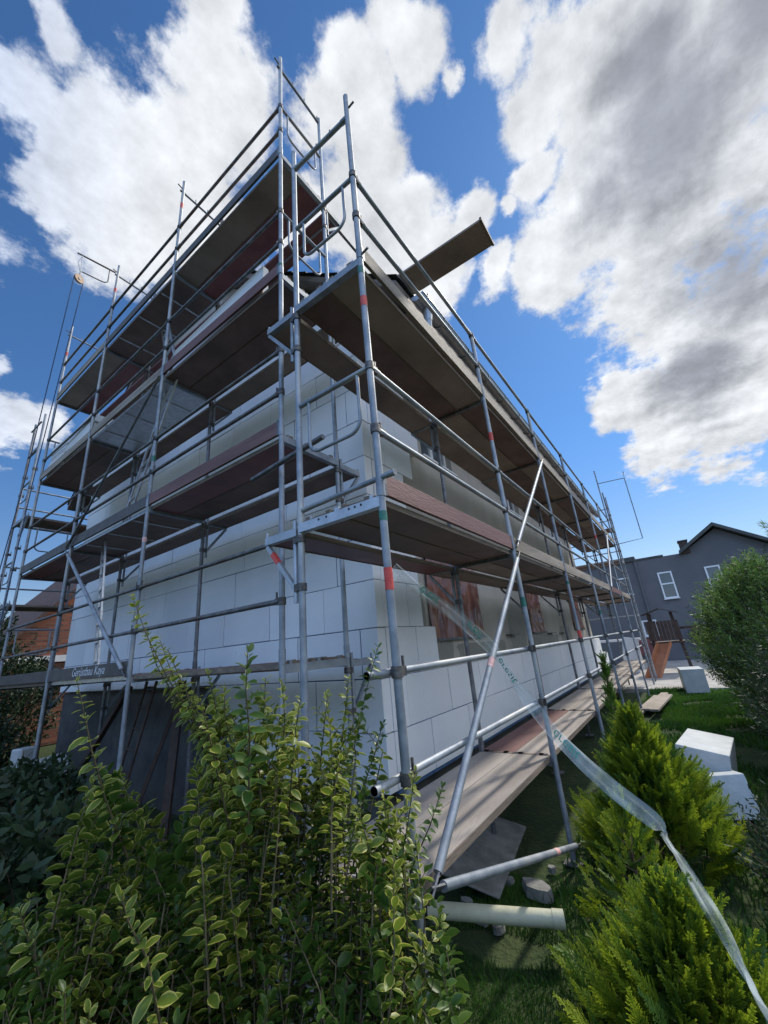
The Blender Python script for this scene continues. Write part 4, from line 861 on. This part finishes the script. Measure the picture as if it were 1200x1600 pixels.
TIPS=[(1.19,2.02,-1.00,0.47),(1.06,1.63,-0.79,0.51),(1.04,1.28,-0.93,0.30),(0.65,2.06,-1.07,0.04),(1.19,1.40,-0.82,0.02),(1.21,1.86,-0.16,0.24),(0.55,2.09,-0.86,0.84),(1.14,1.72,-0.90,0.66),(1.27,2.19,-0.70,1.00),(1.35,1.14,-0.99,0.23),(0.99,2.46,-0.48,0.40),(1.77,1.42,-0.86,0.85),(0.60,2.56,-0.90,0.47),(1.37,0.88,-0.94,0.63),(1.44,1.31,-0.49,0.33),(1.28,0.86,-1.02,0.25),(0.70,2.39,-0.84,0.18),(1.17,1.65,-0.64,0.73),(0.56,1.68,-0.81,0.42),(0.86,2.35,-0.85,0.80),(0.78,1.66,-1.01,0.39),(1.31,1.07,-0.90,0.99),(1.49,1.38,-0.58,0.07),(0.55,1.82,-0.84,0.60),(1.11,2.21,-0.94,0.48),(0.98,1.32,-0.98,0.15),(1.28,0.96,-1.05,0.19),(1.14,1.17,-1.10,0.95),(1.47,1.13,-0.99,0.10),(0.69,1.69,-0.85,0.82),(1.25,1.65,-0.47,0.72),(0.62,2.23,-0.83,0.85),(1.50,1.90,-0.54,0.20),(0.54,2.20,-0.81,0.06),(0.73,2.10,-0.84,0.13),(1.04,2.02,-1.30,0.66),(1.23,1.35,-0.80,0.04),(0.54,2.02,-0.92,0.73),(0.64,2.18,-0.98,0.90),(1.45,1.47,-1.08,0.92),(1.03,2.07,-1.10,0.87),(1.05,1.86,-1.19,0.57),(1.38,1.72,-0.64,0.61),(0.69,2.29,-1.08,0.88),(1.56,1.59,-0.69,0.58),(0.84,1.43,-0.94,0.75),(0.55,2.04,-0.91,0.23),(1.44,1.56,-0.80,0.92),(0.81,1.78,-0.89,0.17),(1.46,1.08,-1.05,0.89),(0.83,1.75,-0.88,0.43),(1.47,1.34,-1.33,0.38),(1.22,1.65,-0.48,0.50),(1.42,1.21,-1.20,0.95),(0.91,2.28,-0.53,0.28),(0.78,2.08,-0.85,0.49),(0.98,2.07,-1.22,0.45),(0.68,2.48,-0.84,0.04),(1.32,1.40,-0.82,0.79),(0.55,2.26,-0.77,0.02),(1.51,1.24,-0.53,0.05),(1.38,1.70,-0.73,0.66),(1.48,1.63,-0.39,0.18),(0.58,2.29,-0.94,0.18),(1.43,1.55,-0.83,0.76),(1.04,1.93,-1.19,0.09),(1.29,0.92,-0.99,0.45),(1.10,1.36,-1.11,0.57),(1.58,1.25,-1.27,0.46),(1.51,1.78,-0.42,0.82),(1.14,1.37,-0.92,0.90),(1.04,1.50,-0.98,0.91),(1.46,1.15,-0.68,0.44),(1.12,1.58,-1.02,0.03),(1.78,1.50,-0.34,0.17),(0.79,1.61,-0.92,0.15),(1.21,1.82,-1.07,0.69),(1.75,1.19,-1.17,0.09),(0.70,1.83,-0.81,0.73),(1.44,1.74,-0.87,0.56),(1.02,2.32,-0.80,0.90),(0.82,2.08,-1.18,0.52),(1.34,1.87,-0.36,0.50),(1.53,2.00,-0.18,0.52),(0.95,1.73,-1.08,0.49),(1.53,1.67,-0.23,0.41),(0.72,2.24,-0.95,0.90),(1.09,1.82,-0.54,0.62),(1.80,1.23,-0.84,0.02),(0.78,2.22,-0.79,0.32),(0.84,1.69,-0.84,0.73),(0.59,1.84,-0.83,0.20),(1.19,1.78,-0.65,0.41),(1.20,1.83,-0.28,0.63),(1.44,1.74,-0.88,0.61),(1.75,1.36,-0.68,0.81),(1.56,1.13,-0.80,0.92),(1.60,1.16,-0.61,0.73),(1.68,1.40,-0.84,0.13),(0.83,1.52,-0.87,0.20),(1.38,1.55,-1.34,0.12),(1.08,1.65,-1.01,0.69),(0.66,2.24,-0.78,0.51),(1.25,1.75,-0.27,0.20),(1.52,1.03,-0.69,0.95),(0.97,1.59,-0.98,0.47),(1.24,1.90,-0.68,0.01),(1.10,1.20,-0.99,0.45),(1.39,1.38,-0.64,0.17),(1.37,2.17,-0.14,0.80),(1.26,1.36,-1.15,0.40),(1.44,1.87,-0.86,0.80),(0.82,1.89,-1.13,0.78),(1.72,1.47,-0.81,0.88),(1.36,1.49,-1.12,0.41),(1.52,1.54,-0.24,0.47),(0.57,2.30,-0.88,0.62),(1.47,1.69,-0.60,0.57),(1.38,2.06,-0.68,0.64),(1.45,1.57,-1.18,0.02),(1.12,1.41,-0.94,0.40),(0.57,2.15,-0.78,0.10),(0.76,1.78,-1.06,0.51),(1.73,1.15,-1.26,0.64),(1.71,1.44,-0.34,0.76),(0.62,1.81,-0.78,0.50),(1.53,1.97,-0.22,0.42),(1.13,1.68,-0.83,0.29),(1.25,1.47,-0.80,0.72),(0.90,2.20,-0.39,0.04),(0.63,1.77,-0.92,0.90),(1.76,1.69,-0.27,0.94),(1.17,2.08,-1.01,0.24),(1.14,1.67,-1.26,0.47),(1.52,1.01,-1.26,0.12),(1.24,1.54,-0.67,0.05),(1.27,1.94,-0.24,0.67),(1.16,2.01,-0.63,0.42),(1.66,1.54,-0.95,0.95),(1.41,1.41,-0.43,0.89),(1.38,1.28,-0.91,0.27),(1.39,1.54,-0.88,0.63),(1.50,1.43,-0.39,0.98),(1.21,0.90,-1.03,0.06),(1.43,1.79,-0.27,0.07),(0.60,1.97,-0.95,0.63),(0.92,1.81,-0.80,0.34),(1.10,1.11,-0.95,0.12),(1.56,1.38,-1.02,0.21),(1.15,2.09,-0.84,0.37),(0.99,2.13,-0.94,0.92),(0.95,1.70,-0.75,0.88),(0.63,2.27,-0.79,0.48),(1.55,1.71,-0.56,0.08),(0.62,1.61,-0.80,0.30),(1.26,1.30,-0.93,0.14),(0.88,1.75,-0.97,0.12),(1.53,1.62,-0.96,0.94),(1.72,1.23,-1.01,0.30),(1.05,2.34,-0.83,0.89),(0.98,1.98,-0.75,0.39),(0.78,2.10,-0.98,0.54),(1.38,1.15,-0.85,0.76),(1.46,1.09,-0.67,0.52),(1.34,1.94,-0.93,0.65),(1.69,1.44,-0.32,0.79),(0.67,2.37,-0.83,0.90),(0.53,1.73,-0.82,0.75),(1.34,1.59,-0.42,0.77),(1.06,1.58,-0.98,0.34),(1.47,0.98,-1.13,0.54),(1.48,1.54,-1.12,0.41),(1.58,1.36,-1.10,0.81),(1.53,1.32,-1.34,0.64),(1.21,1.80,-1.05,0.42),(1.14,2.09,-0.77,0.99),(0.97,1.96,-0.58,0.42),(0.53,1.92,-0.74,0.65),(1.46,1.33,-0.38,0.46),(0.95,1.26,-0.98,0.11),(0.68,1.97,-0.70,0.72),(1.27,1.68,-0.38,0.28),(0.62,1.71,-0.90,0.55),(1.45,1.24,-0.77,0.89),(1.65,1.17,-0.89,0.96),(1.08,1.80,-0.41,0.95),(1.58,1.38,-0.70,0.52),(1.29,1.50,-0.40,0.47),(0.97,1.86,-1.12,0.61),(0.67,2.06,-0.71,0.26),(1.60,1.25,-0.96,0.99),(0.73,1.78,-0.72,0.77),(0.60,2.28,-1.12,0.82),(0.66,2.29,-0.88,0.10),(1.27,2.08,-0.83,0.59),(1.74,1.36,-0.77,0.42),(1.84,1.27,-0.77,0.21),(1.11,1.61,-0.72,0.83),(0.86,1.96,-0.60,0.31),(1.00,1.65,-0.95,0.69),(0.62,2.04,-0.86,0.97),(1.26,1.07,-0.87,0.38),(1.53,1.60,-0.46,0.46),(1.67,1.45,-0.49,0.29),(0.93,1.81,-0.86,0.34),(0.90,1.67,-0.93,0.20),(1.66,1.67,-0.64,0.56),(1.61,1.64,-0.63,0.09),(0.72,2.29,-0.78,0.71),(0.79,2.23,-0.92,0.59),(0.56,1.94,-0.74,0.12),(1.18,2.24,-0.71,0.43),(1.21,1.85,-0.98,0.82),(1.00,1.96,-0.75,0.02),(1.10,2.01,-1.17,0.79),(1.15,1.34,-0.79,0.33),(0.82,1.69,-0.86,0.38),(1.17,1.77,-1.13,0.61),(0.74,2.09,-1.10,0.55),(0.88,1.80,-0.78,0.71),(1.61,1.03,-1.19,0.84),(1.28,1.59,-0.35,0.24),(1.13,1.52,-0.92,0.93),(0.89,1.80,-0.76,0.97),(1.22,1.76,-0.83,0.26),(1.33,1.15,-0.85,0.82),(0.77,1.70,-1.03,0.57),(1.68,1.37,-0.53,0.08),(0.65,2.57,-0.91,0.94),(1.48,1.72,-0.56,0.74),(1.05,2.03,-1.02,0.02),(0.65,1.77,-0.77,0.39),(1.34,1.88,-0.32,0.26),(1.34,1.87,-0.56,0.04),(1.62,1.84,-0.35,0.60),(1.18,1.97,-0.72,0.69),(1.33,1.30,-1.04,0.99),(1.29,1.10,-1.10,0.43),(1.10,1.50,-1.15,0.53),(0.92,1.58,-1.10,0.05),(1.33,1.38,-1.24,0.60),(1.57,1.52,-0.57,0.07),(0.65,2.04,-0.88,0.40),(0.57,1.98,-0.95,0.24),(0.88,2.00,-0.70,0.07),(1.14,1.32,-1.07,0.81),(0.73,1.84,-0.97,0.90),(0.53,1.68,-0.87,0.54),(1.58,1.03,-0.80,0.30),(1.07,2.45,-0.51,0.82),(1.05,2.00,-0.83,0.05),(1.02,2.30,-0.93,0.98),(1.13,1.92,-0.44,0.92),(1.81,1.31,-0.79,0.35),(1.29,2.18,-0.45,1.00),(0.64,1.69,-0.83,0.88),(0.63,2.40,-0.83,0.31),(1.49,1.14,-1.26,0.13),(1.20,1.32,-1.19,0.08),(1.42,1.49,-0.37,0.24),(1.17,1.36,-1.02,0.66),(1.40,1.07,-0.93,0.30),(1.38,0.99,-1.02,0.64),(1.06,1.84,-0.91,0.05),(1.28,1.68,-0.46,0.80),(0.67,2.30,-0.90,0.25),(0.81,1.91,-0.80,0.90),(1.62,1.00,-0.99,0.75),(1.25,2.01,-0.36,0.64),(1.01,2.02,-1.05,0.52),(1.09,1.66,-1.13,0.52),(1.77,1.17,-0.98,0.17),(1.36,1.75,-0.42,0.77),(1.23,1.15,-0.99,0.49),(0.74,1.92,-0.89,0.04),(1.22,1.59,-1.01,0.87),(0.53,2.08,-0.87,0.44),(0.64,1.50,-0.82,0.91),(1.33,1.83,-0.87,0.24),(0.59,1.82,-0.71,0.31),(1.23,1.53,-0.76,0.59),(0.54,1.72,-0.90,0.25),(0.73,2.08,-1.04,0.79),(0.56,2.02,-0.83,0.22),(1.65,1.05,-0.94,0.76),(1.60,1.00,-1.01,0.74),(0.64,2.48,-0.91,0.14),(1.02,1.96,-0.75,0.08),(1.25,1.21,-0.95,0.25),(1.29,1.86,-0.41,0.93),(1.12,2.29,-0.83,0.61),(0.60,2.24,-0.90,0.06),(1.01,2.06,-1.09,0.59),(1.53,1.16,-0.89,0.84),(0.84,1.59,-0.96,0.35),(0.63,1.74,-0.80,0.20),(0.71,1.87,-0.80,0.45),(1.64,1.05,-1.29,0.20),(1.10,2.21,-0.60,0.36),(0.86,2.21,-0.38,0.26),(1.01,1.84,-1.26,0.27),(1.12,2.35,-0.65,0.36),(1.51,1.46,-1.14,0.02),(0.86,1.90,-0.67,0.88),(0.88,1.85,-1.03,0.05),(0.93,1.80,-0.64,0.15),(1.34,1.78,-0.16,0.42),(1.36,2.01,-0.28,0.26),(1.22,1.26,-0.88,0.20),(0.83,1.90,-0.96,0.39),(1.58,1.21,-0.63,0.34),(0.55,2.08,-0.94,0.81),(1.67,1.07,-1.09,0.92),(0.76,1.94,-0.98,0.96),(1.71,1.30,-0.70,0.09),(0.94,1.67,-0.76,0.38),(0.89,1.92,-0.80,0.16),(0.92,1.72,-0.82,0.67),(0.88,1.87,-0.72,0.58),(1.45,1.56,-0.89,0.02),(0.91,1.76,-0.72,0.40),(0.59,2.13,-0.92,0.47),(0.87,1.94,-0.56,0.35),(1.43,1.08,-0.93,0.67),(0.74,2.06,-0.89,0.95),(1.07,2.15,-1.03,0.77),(1.24,1.53,-0.89,0.42),(0.91,2.07,-1.17,0.38),(1.58,1.10,-0.61,0.51),(1.05,2.40,-0.80,0.15),(0.78,2.21,-0.79,0.23),(0.51,2.04,-0.87,0.24),(1.12,1.76,-0.94,0.62),(1.25,1.73,-1.22,0.33),(0.84,1.67,-1.06,0.72),(1.48,1.61,-1.10,0.82),(0.67,1.91,-0.92,0.56),(1.08,2.19,-0.75,0.53),(0.98,2.22,-0.56,0.13),(0.54,2.00,-0.69,0.70),(0.69,2.21,-0.96,0.48),(0.76,2.09,-1.16,0.05),(0.87,2.16,-0.86,0.39),(1.58,1.64,-0.50,0.33),(0.98,2.02,-1.13,0.83),(1.34,1.86,-0.69,0.62),(1.21,1.04,-0.97,0.38),(1.36,1.55,-0.40,0.01),(1.29,1.70,-1.37,0.13),(1.47,1.62,-0.70,0.40),(0.49,1.71,-0.82,0.04),(0.97,2.20,-1.14,0.12),(1.00,2.28,-0.46,0.48),(1.09,2.19,-0.79,0.84),(0.94,2.24,-0.76,0.77),(1.65,1.05,-1.13,0.55),(1.53,1.33,-0.38,0.11),(1.64,1.12,-0.89,0.12),(1.00,2.31,-0.44,0.14),(1.30,1.62,-0.46,0.48),(0.91,1.86,-0.61,0.06),(1.47,1.08,-0.73,0.18),(0.70,1.80,-1.03,0.41),(1.41,1.22,-0.64,0.55),(1.23,1.43,-0.86,0.94),(1.04,1.75,-1.15,0.18),(0.50,2.02,-0.71,0.07),(0.86,1.70,-0.97,0.51),(0.62,2.58,-0.91,0.01),(1.17,1.72,-1.14,0.74),(1.02,1.87,-1.17,0.77),(1.82,1.14,-1.13,0.40),(1.63,1.73,-0.51,0.02),(1.30,1.79,-0.39,0.37),(1.15,1.35,-1.02,0.64),(1.10,2.30,-0.75,0.32),(0.67,2.26,-0.91,0.21),(1.50,1.49,-0.89,0.18),(0.62,2.08,-0.76,0.43),(0.52,2.06,-0.86,0.32),(0.67,1.70,-0.98,0.75),(0.81,2.14,-0.85,0.18),(0.90,2.10,-1.01,0.32),(0.82,2.34,-0.93,0.15),(1.42,1.73,-0.65,0.21),(1.26,1.58,-1.25,0.63),(1.04,1.61,-0.75,0.84),(1.47,1.61,-0.75,0.42),(1.06,2.10,-0.71,0.57),(1.31,2.06,-0.14,0.45),(1.38,1.82,-0.97,0.15),(1.60,1.59,-0.59,0.99),(0.83,1.50,-0.99,0.99),(1.30,2.12,-0.48,0.65),(1.56,1.11,-1.29,0.51),(1.79,1.10,-1.13,0.71),(0.72,1.72,-0.94,0.54),(1.59,1.21,-0.60,0.64),(0.65,2.21,-0.99,0.49),(0.81,1.96,-1.07,0.77)]
SPR=[([(0.883,1.939,0.171),(0.945,1.94,0.019),(1.055,1.899,-0.178),(1.179,1.855,-0.404)],0.8,0),([(0.926,1.819,0.08),(0.996,1.807,-0.068),(1.093,1.779,-0.258),(1.189,1.769,-0.473)],0.85,0),([(0.949,1.727,-0.041),(1.001,1.729,-0.169),(1.089,1.695,-0.326),(1.173,1.696,-0.53)],0.9,0),([(1.026,1.55,-0.09),(1.054,1.576,-0.199),(1.107,1.588,-0.347),(1.161,1.627,-0.541)],0.9,0),([(1.185,1.494,-0.072),(1.216,1.543,-0.225),(1.245,1.607,-0.403),(1.29,1.681,-0.633)],0.9,0),([(0.914,1.54,-0.11),(0.961,1.542,-0.226),(1.018,1.556,-0.388),(1.092,1.573,-0.595)],1.0,0),([(1.556,1.352,-0.115),(1.58,1.403,-0.257),(1.615,1.49,-0.483),(1.656,1.585,-0.738)],0.8,0),([(0.802,1.915,0.313),(0.871,1.91,0.155),(0.969,1.883,-0.038),(1.068,1.841,-0.205),(1.184,1.79,-0.401),(1.291,1.812,-0.697)],0.95,0),([(0.953,1.303,0.031),(0.979,1.344,-0.099),(1.022,1.375,-0.253),(1.094,1.468,-0.581)],1.15,1),([(1.69,1.267,0.011),(1.703,1.37,-0.189),(1.726,1.479,-0.425),(1.766,1.6,-0.723),(1.796,1.684,-0.931)],0.9,1),([(1.786,1.344,-0.347),(1.796,1.418,-0.494),(1.797,1.54,-0.698),(1.824,1.645,-0.935)],0.9,1),([(0.634,1.892,-0.014),(0.68,1.901,-0.141),(0.719,1.914,-0.256),(0.792,1.919,-0.442),(0.888,1.907,-0.653)],1.0,0),([(1.097,1.784,-0.027),(1.156,1.798,-0.193),(1.249,1.813,-0.443),(1.345,1.841,-0.719)],0.8,0),([(1.228,1.443,-0.091),(1.268,1.47,-0.233),(1.307,1.537,-0.437),(1.35,1.629,-0.691)],1.0,0),([(1.434,1.376,-0.169),(1.454,1.421,-0.289),(1.485,1.489,-0.478),(1.53,1.586,-0.746)],0.8,0),([(1.215,1.313,-0.153),(1.23,1.362,-0.271),(1.264,1.429,-0.463),(1.3,1.492,-0.655)],1.0,0),([(1.017,1.764,-0.11),(1.083,1.77,-0.28),(1.173,1.766,-0.492),(1.25,1.796,-0.726)],1.0,0),([(0.939,1.921,0.127),(1.025,1.914,-0.069),(1.134,1.892,-0.295),(1.234,1.882,-0.519)],0.9,0),([(1.69,1.117,-0.513),(1.716,1.182,-0.683),(1.738,1.259,-0.864),(1.757,1.357,-1.071)],0.9,0),([(1.826,1.064,-0.601),(1.831,1.156,-0.764),(1.825,1.244,-0.895),(1.824,1.373,-1.104)],0.7,1),([(1.492,1.143,-0.543),(1.533,1.172,-0.689),(1.573,1.202,-0.835),(1.61,1.264,-1.026)],1.0,0),([(1.355,1.165,-0.557),(1.405,1.169,-0.685),(1.457,1.177,-0.824),(1.507,1.201,-0.984)],1.0,0),([(0.664,1.44,-0.577),(0.689,1.444,-0.644),(0.743,1.428,-0.748),(0.801,1.445,-0.917)],1.0,0),([(0.554,1.83,-0.648),(0.59,1.829,-0.732),(0.627,1.831,-0.824),(0.683,1.839,-0.972)],1.0,0),([(1.52,0.953,-0.914),(1.513,1.012,-0.995),(1.498,1.095,-1.095),(1.505,1.171,-1.239)],1.0,0)]
def privets():
    random.seed(21)
    parts=[('privet_shrub',(.95,1.1,G),'large variegated yellow green privet bush in front of the scaffold corner','shrub',lambda x,y:math.degrees(math.atan2(y,x))<62),
           ('privet_shrub',(.35,1.2,G),'smaller variegated privet bush filling the lower left corner below the dark gap','shrub',lambda x,y:True)]
    sets=[(Leaves(),Leaves(),MB()) for _ in parts]
    which=lambda p: 0 if parts[0][4](p[0],p[1]) else 1
    for x,y,z,t in TIPS:
        i=which((x,y)); lv,ld,tw=sets[i]; b=parts[i][1]
        ln=.34+.3*t; lean=Vector((jit(.5),jit(.5),0))*(.4+ln); p0=Vector((x,y,z)); bx=Vector(((x*.72+b[0]*.28),(y*.72+b[1]*.28),z-ln*.9))+lean*.35
        mid=p0+(bx-p0)*.5+Vector((jit(.04),jit(.04),.03))+lean*.22
        near=(Vector((x,y,z))).length
        dk=t<(.14 if z>-.45 else .14+(-.45-z)*1.6)  # lower shoots turn darker more often: shade at the hedge foot put into colour
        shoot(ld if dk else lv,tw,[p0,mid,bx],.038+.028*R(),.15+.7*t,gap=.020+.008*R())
    for pl,s,dk in SPR:
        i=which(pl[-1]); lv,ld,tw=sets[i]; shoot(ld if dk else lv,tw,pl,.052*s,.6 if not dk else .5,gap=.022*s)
    for (n,b,lab,cat,_),(lv,ld,tw) in zip(parts,sets):
        T=thing(n,b,lab,cat,'privet bushes'); 
        for k in range(14):
            a=R()*6.28; r_=.15+.30*R(); e=Vector((b[0]+math.cos(a)*r_*1.2,b[1]+math.sin(a)*r_,-.95-.3*R())); s0=Vector((b[0]+jit(.12),b[1]+jit(.12),G-.02)); tw.path([s0,(s0+e)/2+Vector((jit(.05),jit(.05),0)),e],.012,6,.004)
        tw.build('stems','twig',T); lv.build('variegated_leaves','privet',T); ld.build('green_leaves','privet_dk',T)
privets()
def frond(LV,p,d,L_,tone):
    # flat fan spray of scale leaves
    d=d.normalized(); sd=d.cross(Vector((jit(1),jit(1),.3))).normalized(); n=int(L_/.0085)
    curve=rv()*.35+Vector((0,0,-.25*R()))
    q=Vector(p); 
    for i in range(n):
        t=i/n; d2=(d+curve*t+Vector((0,0,.25*t))).normalized(); q=q+d2*L_/n
        LV.tri(q,d2,sd,.016,.005,tone)
        for k in (-1,1):
            l=(L_*.42)*(1-t)**.8*(.5+.5*R())
            dd=(d2*.78+sd*k*.62+rv()*.10).normalized(); m_=max(1,int(l/.012))
            for j in range(m_): 
                LV.tri(q+dd*l*(j/m_),(dd+rv()*.3).normalized(),d2.cross(dd).cross(dd).normalized() if False else (sd*.6-d2*k*.4).normalized(),.017,.0065,min(1,max(0,tone+jit(.15)+.25*(j/m_)*1)))
def conifer(base,H,Rb,lab,mat,mat2,nf,seed,fl=.16,tilt=(0,0),group='conifers'):
    random.seed(seed); T=thing('conifer',base,lab,'conifer',group); b=Vector(base); A=Leaves();B_=Leaves(); tw=MB()
    top=b+Vector((tilt[0],tilt[1],H)); tw.path([b,(b+top)/2,top],.022,6,.004)
    for i in range(nf):
        t=R()**.75; a=R()*6.283; rad_=Rb*(1-t)**.62*(.72+.38*mnoise.noise((math.cos(a)*1.7+seed,math.sin(a)*1.7,t*4))*1.6+.22*R())*(.55+.45*min(1,t*6+.5)); inner=R()<.25
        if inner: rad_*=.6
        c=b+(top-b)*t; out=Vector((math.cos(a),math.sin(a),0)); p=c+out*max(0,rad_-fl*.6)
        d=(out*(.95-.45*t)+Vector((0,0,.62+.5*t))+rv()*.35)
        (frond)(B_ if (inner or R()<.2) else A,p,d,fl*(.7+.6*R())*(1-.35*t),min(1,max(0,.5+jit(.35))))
        if i%9==0: tw.path([c-Vector((0,0,.08)),p],.006,5,.002)
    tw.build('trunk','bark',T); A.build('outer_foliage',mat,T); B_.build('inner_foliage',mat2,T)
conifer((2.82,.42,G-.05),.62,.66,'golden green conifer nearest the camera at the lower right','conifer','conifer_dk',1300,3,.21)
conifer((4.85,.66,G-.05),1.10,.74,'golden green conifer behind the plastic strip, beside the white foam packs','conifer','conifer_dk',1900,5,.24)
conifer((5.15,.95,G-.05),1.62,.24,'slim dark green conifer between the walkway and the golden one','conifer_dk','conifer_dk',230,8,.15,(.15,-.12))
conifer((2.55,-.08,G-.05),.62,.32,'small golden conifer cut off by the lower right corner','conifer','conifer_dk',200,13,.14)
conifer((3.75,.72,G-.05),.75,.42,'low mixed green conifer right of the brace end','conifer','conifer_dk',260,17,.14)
def willow(base,rx,ry,H,n,lab,seed,mat='willow',ls=.075,lw=.013,name='shrub',leafn=None,group=None):
    random.seed(seed); T=thing(name,base,lab,'shrub',group); b=Vector(base); A=Leaves(); D_=Leaves(); tw=MB()
    for i in range(n):
        a=R()*6.283; t=R(); e=.35+1.2*R(); rr_=(.35+.65*R()**.5)*(1+.35*mnoise.noise((math.cos(a)*2,math.sin(a)*2,seed)))
        c=b+Vector((math.cos(a)*rx*rr_*math.sin(math.pi*(.16+.70*t)),math.sin(a)*ry*rr_*math.sin(math.pi*(.16+.70*t)),H*(.06+.92*t)*(1+.12*mnoise.noise((a,t*2,seed)))))
        out=(c-(b+Vector((0,0,H*.35)))).normalized(); d=(out*.8+Vector((0,0,.55))+rv()*.5).normalized(); Ls=.28+.3*R(); p=c-d*Ls*.5
        if i%3==0: tw.path([p,c,c+d*Ls*.5],.004,4,.0015)
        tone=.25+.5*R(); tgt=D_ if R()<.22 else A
        for k in range(leafn or 16):
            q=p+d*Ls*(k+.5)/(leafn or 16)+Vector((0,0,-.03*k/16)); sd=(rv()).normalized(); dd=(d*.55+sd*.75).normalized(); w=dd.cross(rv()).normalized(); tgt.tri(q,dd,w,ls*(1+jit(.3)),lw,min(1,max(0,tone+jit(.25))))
    for k in range(9):
        a=R()*6.28; tw.path([b+Vector((jit(.1),jit(.1),0)),b+Vector((math.cos(a)*rx*.35,math.sin(a)*ry*.35,H*.5)),b+Vector((math.cos(a)*rx*.55,math.sin(a)*ry*.55,H*.85))],.02,6,.004)
    tw.build('stems','bark',T); A.build('outer_foliage',mat,T); D_.build('inner_foliage','bush_dk',T)
willow((10.2,-1.6,G),1.75,1.5,2.8,5200,'big soft green bush with narrow leaves at the right edge',31)
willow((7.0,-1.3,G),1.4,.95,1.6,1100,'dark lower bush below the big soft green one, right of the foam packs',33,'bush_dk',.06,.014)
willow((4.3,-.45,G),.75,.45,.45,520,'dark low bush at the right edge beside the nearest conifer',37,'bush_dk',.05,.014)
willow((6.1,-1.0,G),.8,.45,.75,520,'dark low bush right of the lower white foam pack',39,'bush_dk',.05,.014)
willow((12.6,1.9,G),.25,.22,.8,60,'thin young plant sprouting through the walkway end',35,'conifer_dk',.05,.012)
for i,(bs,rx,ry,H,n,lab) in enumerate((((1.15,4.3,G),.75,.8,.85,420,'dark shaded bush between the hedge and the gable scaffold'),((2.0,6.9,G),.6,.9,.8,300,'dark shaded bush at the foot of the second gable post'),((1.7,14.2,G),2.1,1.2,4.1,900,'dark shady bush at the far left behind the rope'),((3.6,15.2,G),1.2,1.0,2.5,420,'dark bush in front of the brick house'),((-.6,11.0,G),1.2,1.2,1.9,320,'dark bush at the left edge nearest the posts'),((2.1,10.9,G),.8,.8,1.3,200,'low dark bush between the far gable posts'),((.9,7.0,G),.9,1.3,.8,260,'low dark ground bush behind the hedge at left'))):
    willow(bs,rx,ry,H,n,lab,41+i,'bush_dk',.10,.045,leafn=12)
m=MB(); random.seed(4)
def sprig():
    T=thing('bamboo_sprig',(8.9,-2.1,G),'pale feathery sprig rising above the big bush at the right edge','plant'); A=Leaves(); tw=MB()
    for k in range(3):
        p=[Vector((9.0+.1*k,-1.75-.1*k,.0)),Vector((8.95+.1*k,-1.62-.08*k,.8)),Vector((8.9+.1*k,-1.45-.05*k,1.45))]; tw.path(p,.008,5,.002)
        for j in range(60):
            t=R(); q=p[1]+(p[2]-p[1])*t if R()<.6 else p[0]+(p[1]-p[0])*t; d=(rv()+Vector((0,.2,.5))).normalized(); A.tri(q,d,d.cross(rv()).normalized(),.10,.013,.8)
    tw.build('stems','twig',T); A.build('foliage','willow',T)
sprig()
strip_base()
